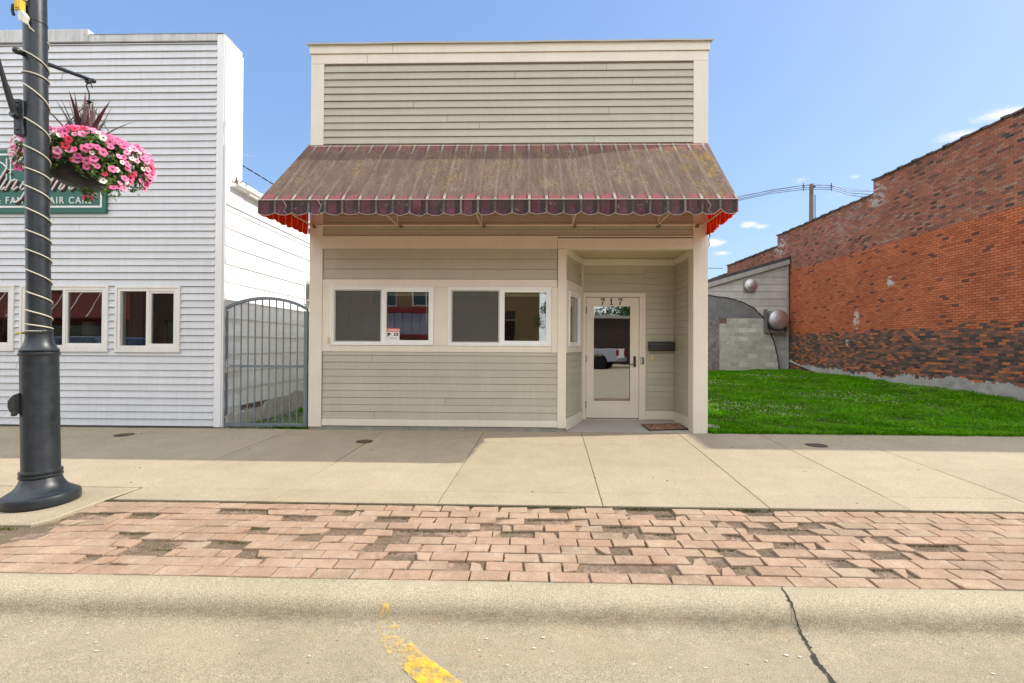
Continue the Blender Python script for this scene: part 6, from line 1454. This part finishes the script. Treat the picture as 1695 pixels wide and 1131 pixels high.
tr = thing('shade_tree', 'broad dark tree behind the low brown building across the street', 'tree', (10.5, -33, 0))
mb = MB(); mb.tube([(10.5, -33, 0), (10.4, -33, 2), (10.6, -33, 5)], [.35, .25, .1], 10); mb.build('trunk', bpy.data.materials['bark'], tr, smooth=True)
V = []; cl = [(10.5 + r.gauss(0, 2.2), -33 + r.gauss(0, 1.5), r.uniform(3.2, 7.5), r.uniform(.8, 1.5)) for _ in range(30)]
for _ in range(6000):
    cx, cy, cz, cr_ = r.choice(cl); d = Vector((r.gauss(0, 1), r.gauss(0, 1), r.gauss(0, 1))).normalized() * cr_ * r.random() ** .4; p = Vector((cx, cy, cz)) + d; u = Vector((r.gauss(0, 1), r.gauss(0, 1), r.gauss(0, 1))).normalized(); b = u.orthogonal().normalized(); s = .12
    V += [tuple(p), tuple(p + u * s + b * s * .5), tuple(p + u * s * 2), tuple(p + u * s - b * s * .5)]
fast_mesh('crown', np.array(V) - np.array((10.5, -33, 0)), None, m_leaf, parent=tr, nv=4)

# parked vehicles: local x forward, built at the origin, then placed
m_tyre = Mat('tyre', .85).col((.018, .018, .018)).m; m_rim = Mat('wheel rim', .35, metal=.8).col((.45, .45, .46)).m; m_cglass = glass('car glass', (.12, .13, .14), .15); m_red = Mat('tail light', .2).col((.35, .01, .01)).m; m_head = Mat('head light', .15).col((.7, .7, .72)).m
def side_poly(top, wheels, wr, zb):
    pts = list(top)                                      # from rear bottom, over the top, to front bottom; then back along the sill with arches
    for wx in sorted(wheels, reverse=True):
        for k in range(9): a = PI * k / 8; pts.append((wx + wr * math.cos(a), zb + wr * .95 * math.sin(a)))
    return pts
def vehicle(name, label, cat, paintc, top, cabin, panes, wheels, W_, wr, zb, loc, heading, lights):
    t = thing(name, label, cat, (0, 0, 0)); mp_ = metal_paint(label[:24], paintc, .3, coat=.6)
    poly = side_poly(top, wheels, wr + .07, zb); mb = MB(); mb.prism(poly, -W_ / 2, W_ / 2); mb.build('body', mp_, t, bevel=.02)
    (ax, az), (bx, bz), (cx, cz), (dx, dz) = cabin; ins_ = .16
    mb = MB(); h = W_ / 2 - .04
    mb.add([(ax, -h, az), (dx, -h, dz), (dx, h, dz), (ax, h, az), (bx, -h + ins_, bz), (cx, -h + ins_, cz), (cx, h - ins_, cz), (bx, h - ins_, bz)], [(0, 1, 5, 4), (1, 2, 6, 5), (2, 3, 7, 6), (3, 0, 4, 7), (4, 5, 6, 7)]); mb.build('cab', mp_, t, bevel=.03)
    def lat(x, z, sgn):
        f = (z - az) / (bz - az); return sgn * (h - ins_ * f + .012)
    for sgn in (-1, 1):
        for p in panes:
            MB().poly([(x, lat(x, z, sgn), z) for x, z in p]).build('window', m_cglass, t)
    for (x0, z0, x1, z1) in ((dx, dz, cx, cz), (ax, az, bx, bz)):
        e = .012 if x0 == dx else -.012; f0, f1 = .12, .9
        MB().poly([(x0 + (x1 - x0) * f + e, s_ * (h - ins_ * f - .1), z0 + (z1 - z0) * f + .008) for f, s_ in ((f0, -1), (f0, 1), (f1, 1), (f1, -1))]).build('windscreen' if e > 0 else 'rear_window', m_cglass, t)
    for wx in wheels:
        for sgn in (-1, 1):
            yw = sgn * (W_ / 2 - .13); w_ = MB(); w_.lathe([(wr * .6, -.11), (wr * .93, -.11), (wr, -.07), (wr, .07), (wr * .93, .11), (wr * .6, .11)], (wx, yw, wr - .0), 28, axis='y'); w_ = w_.build('wheel', m_tyre, t, smooth=True, auto=40)
            rm = MB(); rm.lathe([(wr * .60, .0), (wr * .60, sgn * .10), (wr * .50, sgn * .105), (wr * .45, sgn * .06), (wr * .15, sgn * .06), (wr * .13, sgn * .10), (.003, sgn * .10)], (wx, yw, wr), 24, axis='y'); rm.build('rim', m_rim, w_, smooth=True, auto=40)
    xr, xf, zl = lights
    for sgn in (-1, 1):
        MB().box(xr - .02, xr + .10, sgn * (W_ / 2 - .10) - .12, sgn * (W_ / 2 - .10) + .105, zl, zl + .30).build('tail_light', m_red, t, bevel=.01); MB().box(xf - .14, xf + .01, sgn * (W_ / 2 - .18) - .15, sgn * (W_ / 2 - .18) + .15, zl + .0, zl + .16).build('headlight', m_head, t, bevel=.01)
    MB().box(xr - .10, xr - .005, -W_ / 2 + .05, W_ / 2 - .05, zb + .02, zb + .22).build('bumper', m_rim, t, bevel=.02)
    t.location = loc; t.rotation_euler = (0, 0, heading); return t
vehicle('pickup_truck', 'white pickup truck parked across the street, mirrored in the door glass', 'pickup truck', (.72, .73, .76), [(-2.75, .52), (-2.78, 1.18), (-.75, 1.20), (1.15, 1.20), (2.55, 1.12), (2.72, .95), (2.75, .52)], ((-.72, 1.19), (-.55, 1.82), (.55, 1.86), (1.25, 1.19)), [[(-.62, 1.25), (-.50, 1.74), (-.05, 1.76), (-.05, 1.25)], [(.0, 1.25), (.0, 1.76), (.5, 1.77), (1.02, 1.25)]], (-1.72, 1.72), 1.90, .39, .48, (2.95, -19.2, -.02), math.radians(203), (-2.78, 2.72, .82))
vehicle('parked_car', 'tall dark blue estate car parked at the near kerb, reflected in the white shop windows', 'car', (.025, .05, .12), [(-2.3, .42), (-2.32, .92), (-1.2, .98), (1.0, .96), (2.15, .82), (2.28, .66), (2.30, .42)], ((-2.15, .95), (-1.75, 1.45), (.35, 1.47), (1.15, .95)), [[(-1.95, 1.0), (-1.7, 1.38), (-.75, 1.41), (-.75, 1.0)], [(-.68, 1.0), (-.68, 1.41), (.3, 1.40), (.9, 1.0)]], (-1.4, 1.4), 1.78, .33, .36, (-12.9, -7.3, -.27), math.radians(12), (-2.3, 2.25, .62)).scale = (1.18, 1.1, 1.22)
vehicle('parked_car', 'silver blue saloon parked across the street in front of the rust red awning', 'car', (.10, .15, .20), [(-2.3, .42), (-2.32, .90), (-1.4, .98), (1.0, .94), (2.15, .80), (2.28, .64), (2.30, .42)], ((-1.7, .96), (-1.0, 1.40), (.25, 1.42), (1.1, .93)), [[(-1.35, 1.0), (-.95, 1.34), (-.40, 1.36), (-.40, 1.0)], [(-.33, 1.0), (-.33, 1.36), (.2, 1.35), (.85, .99)]], (-1.4, 1.4), 1.76, .32, .36, (-27.0, -18.8, -.05), math.radians(112), (-2.3, 2.25, .60))
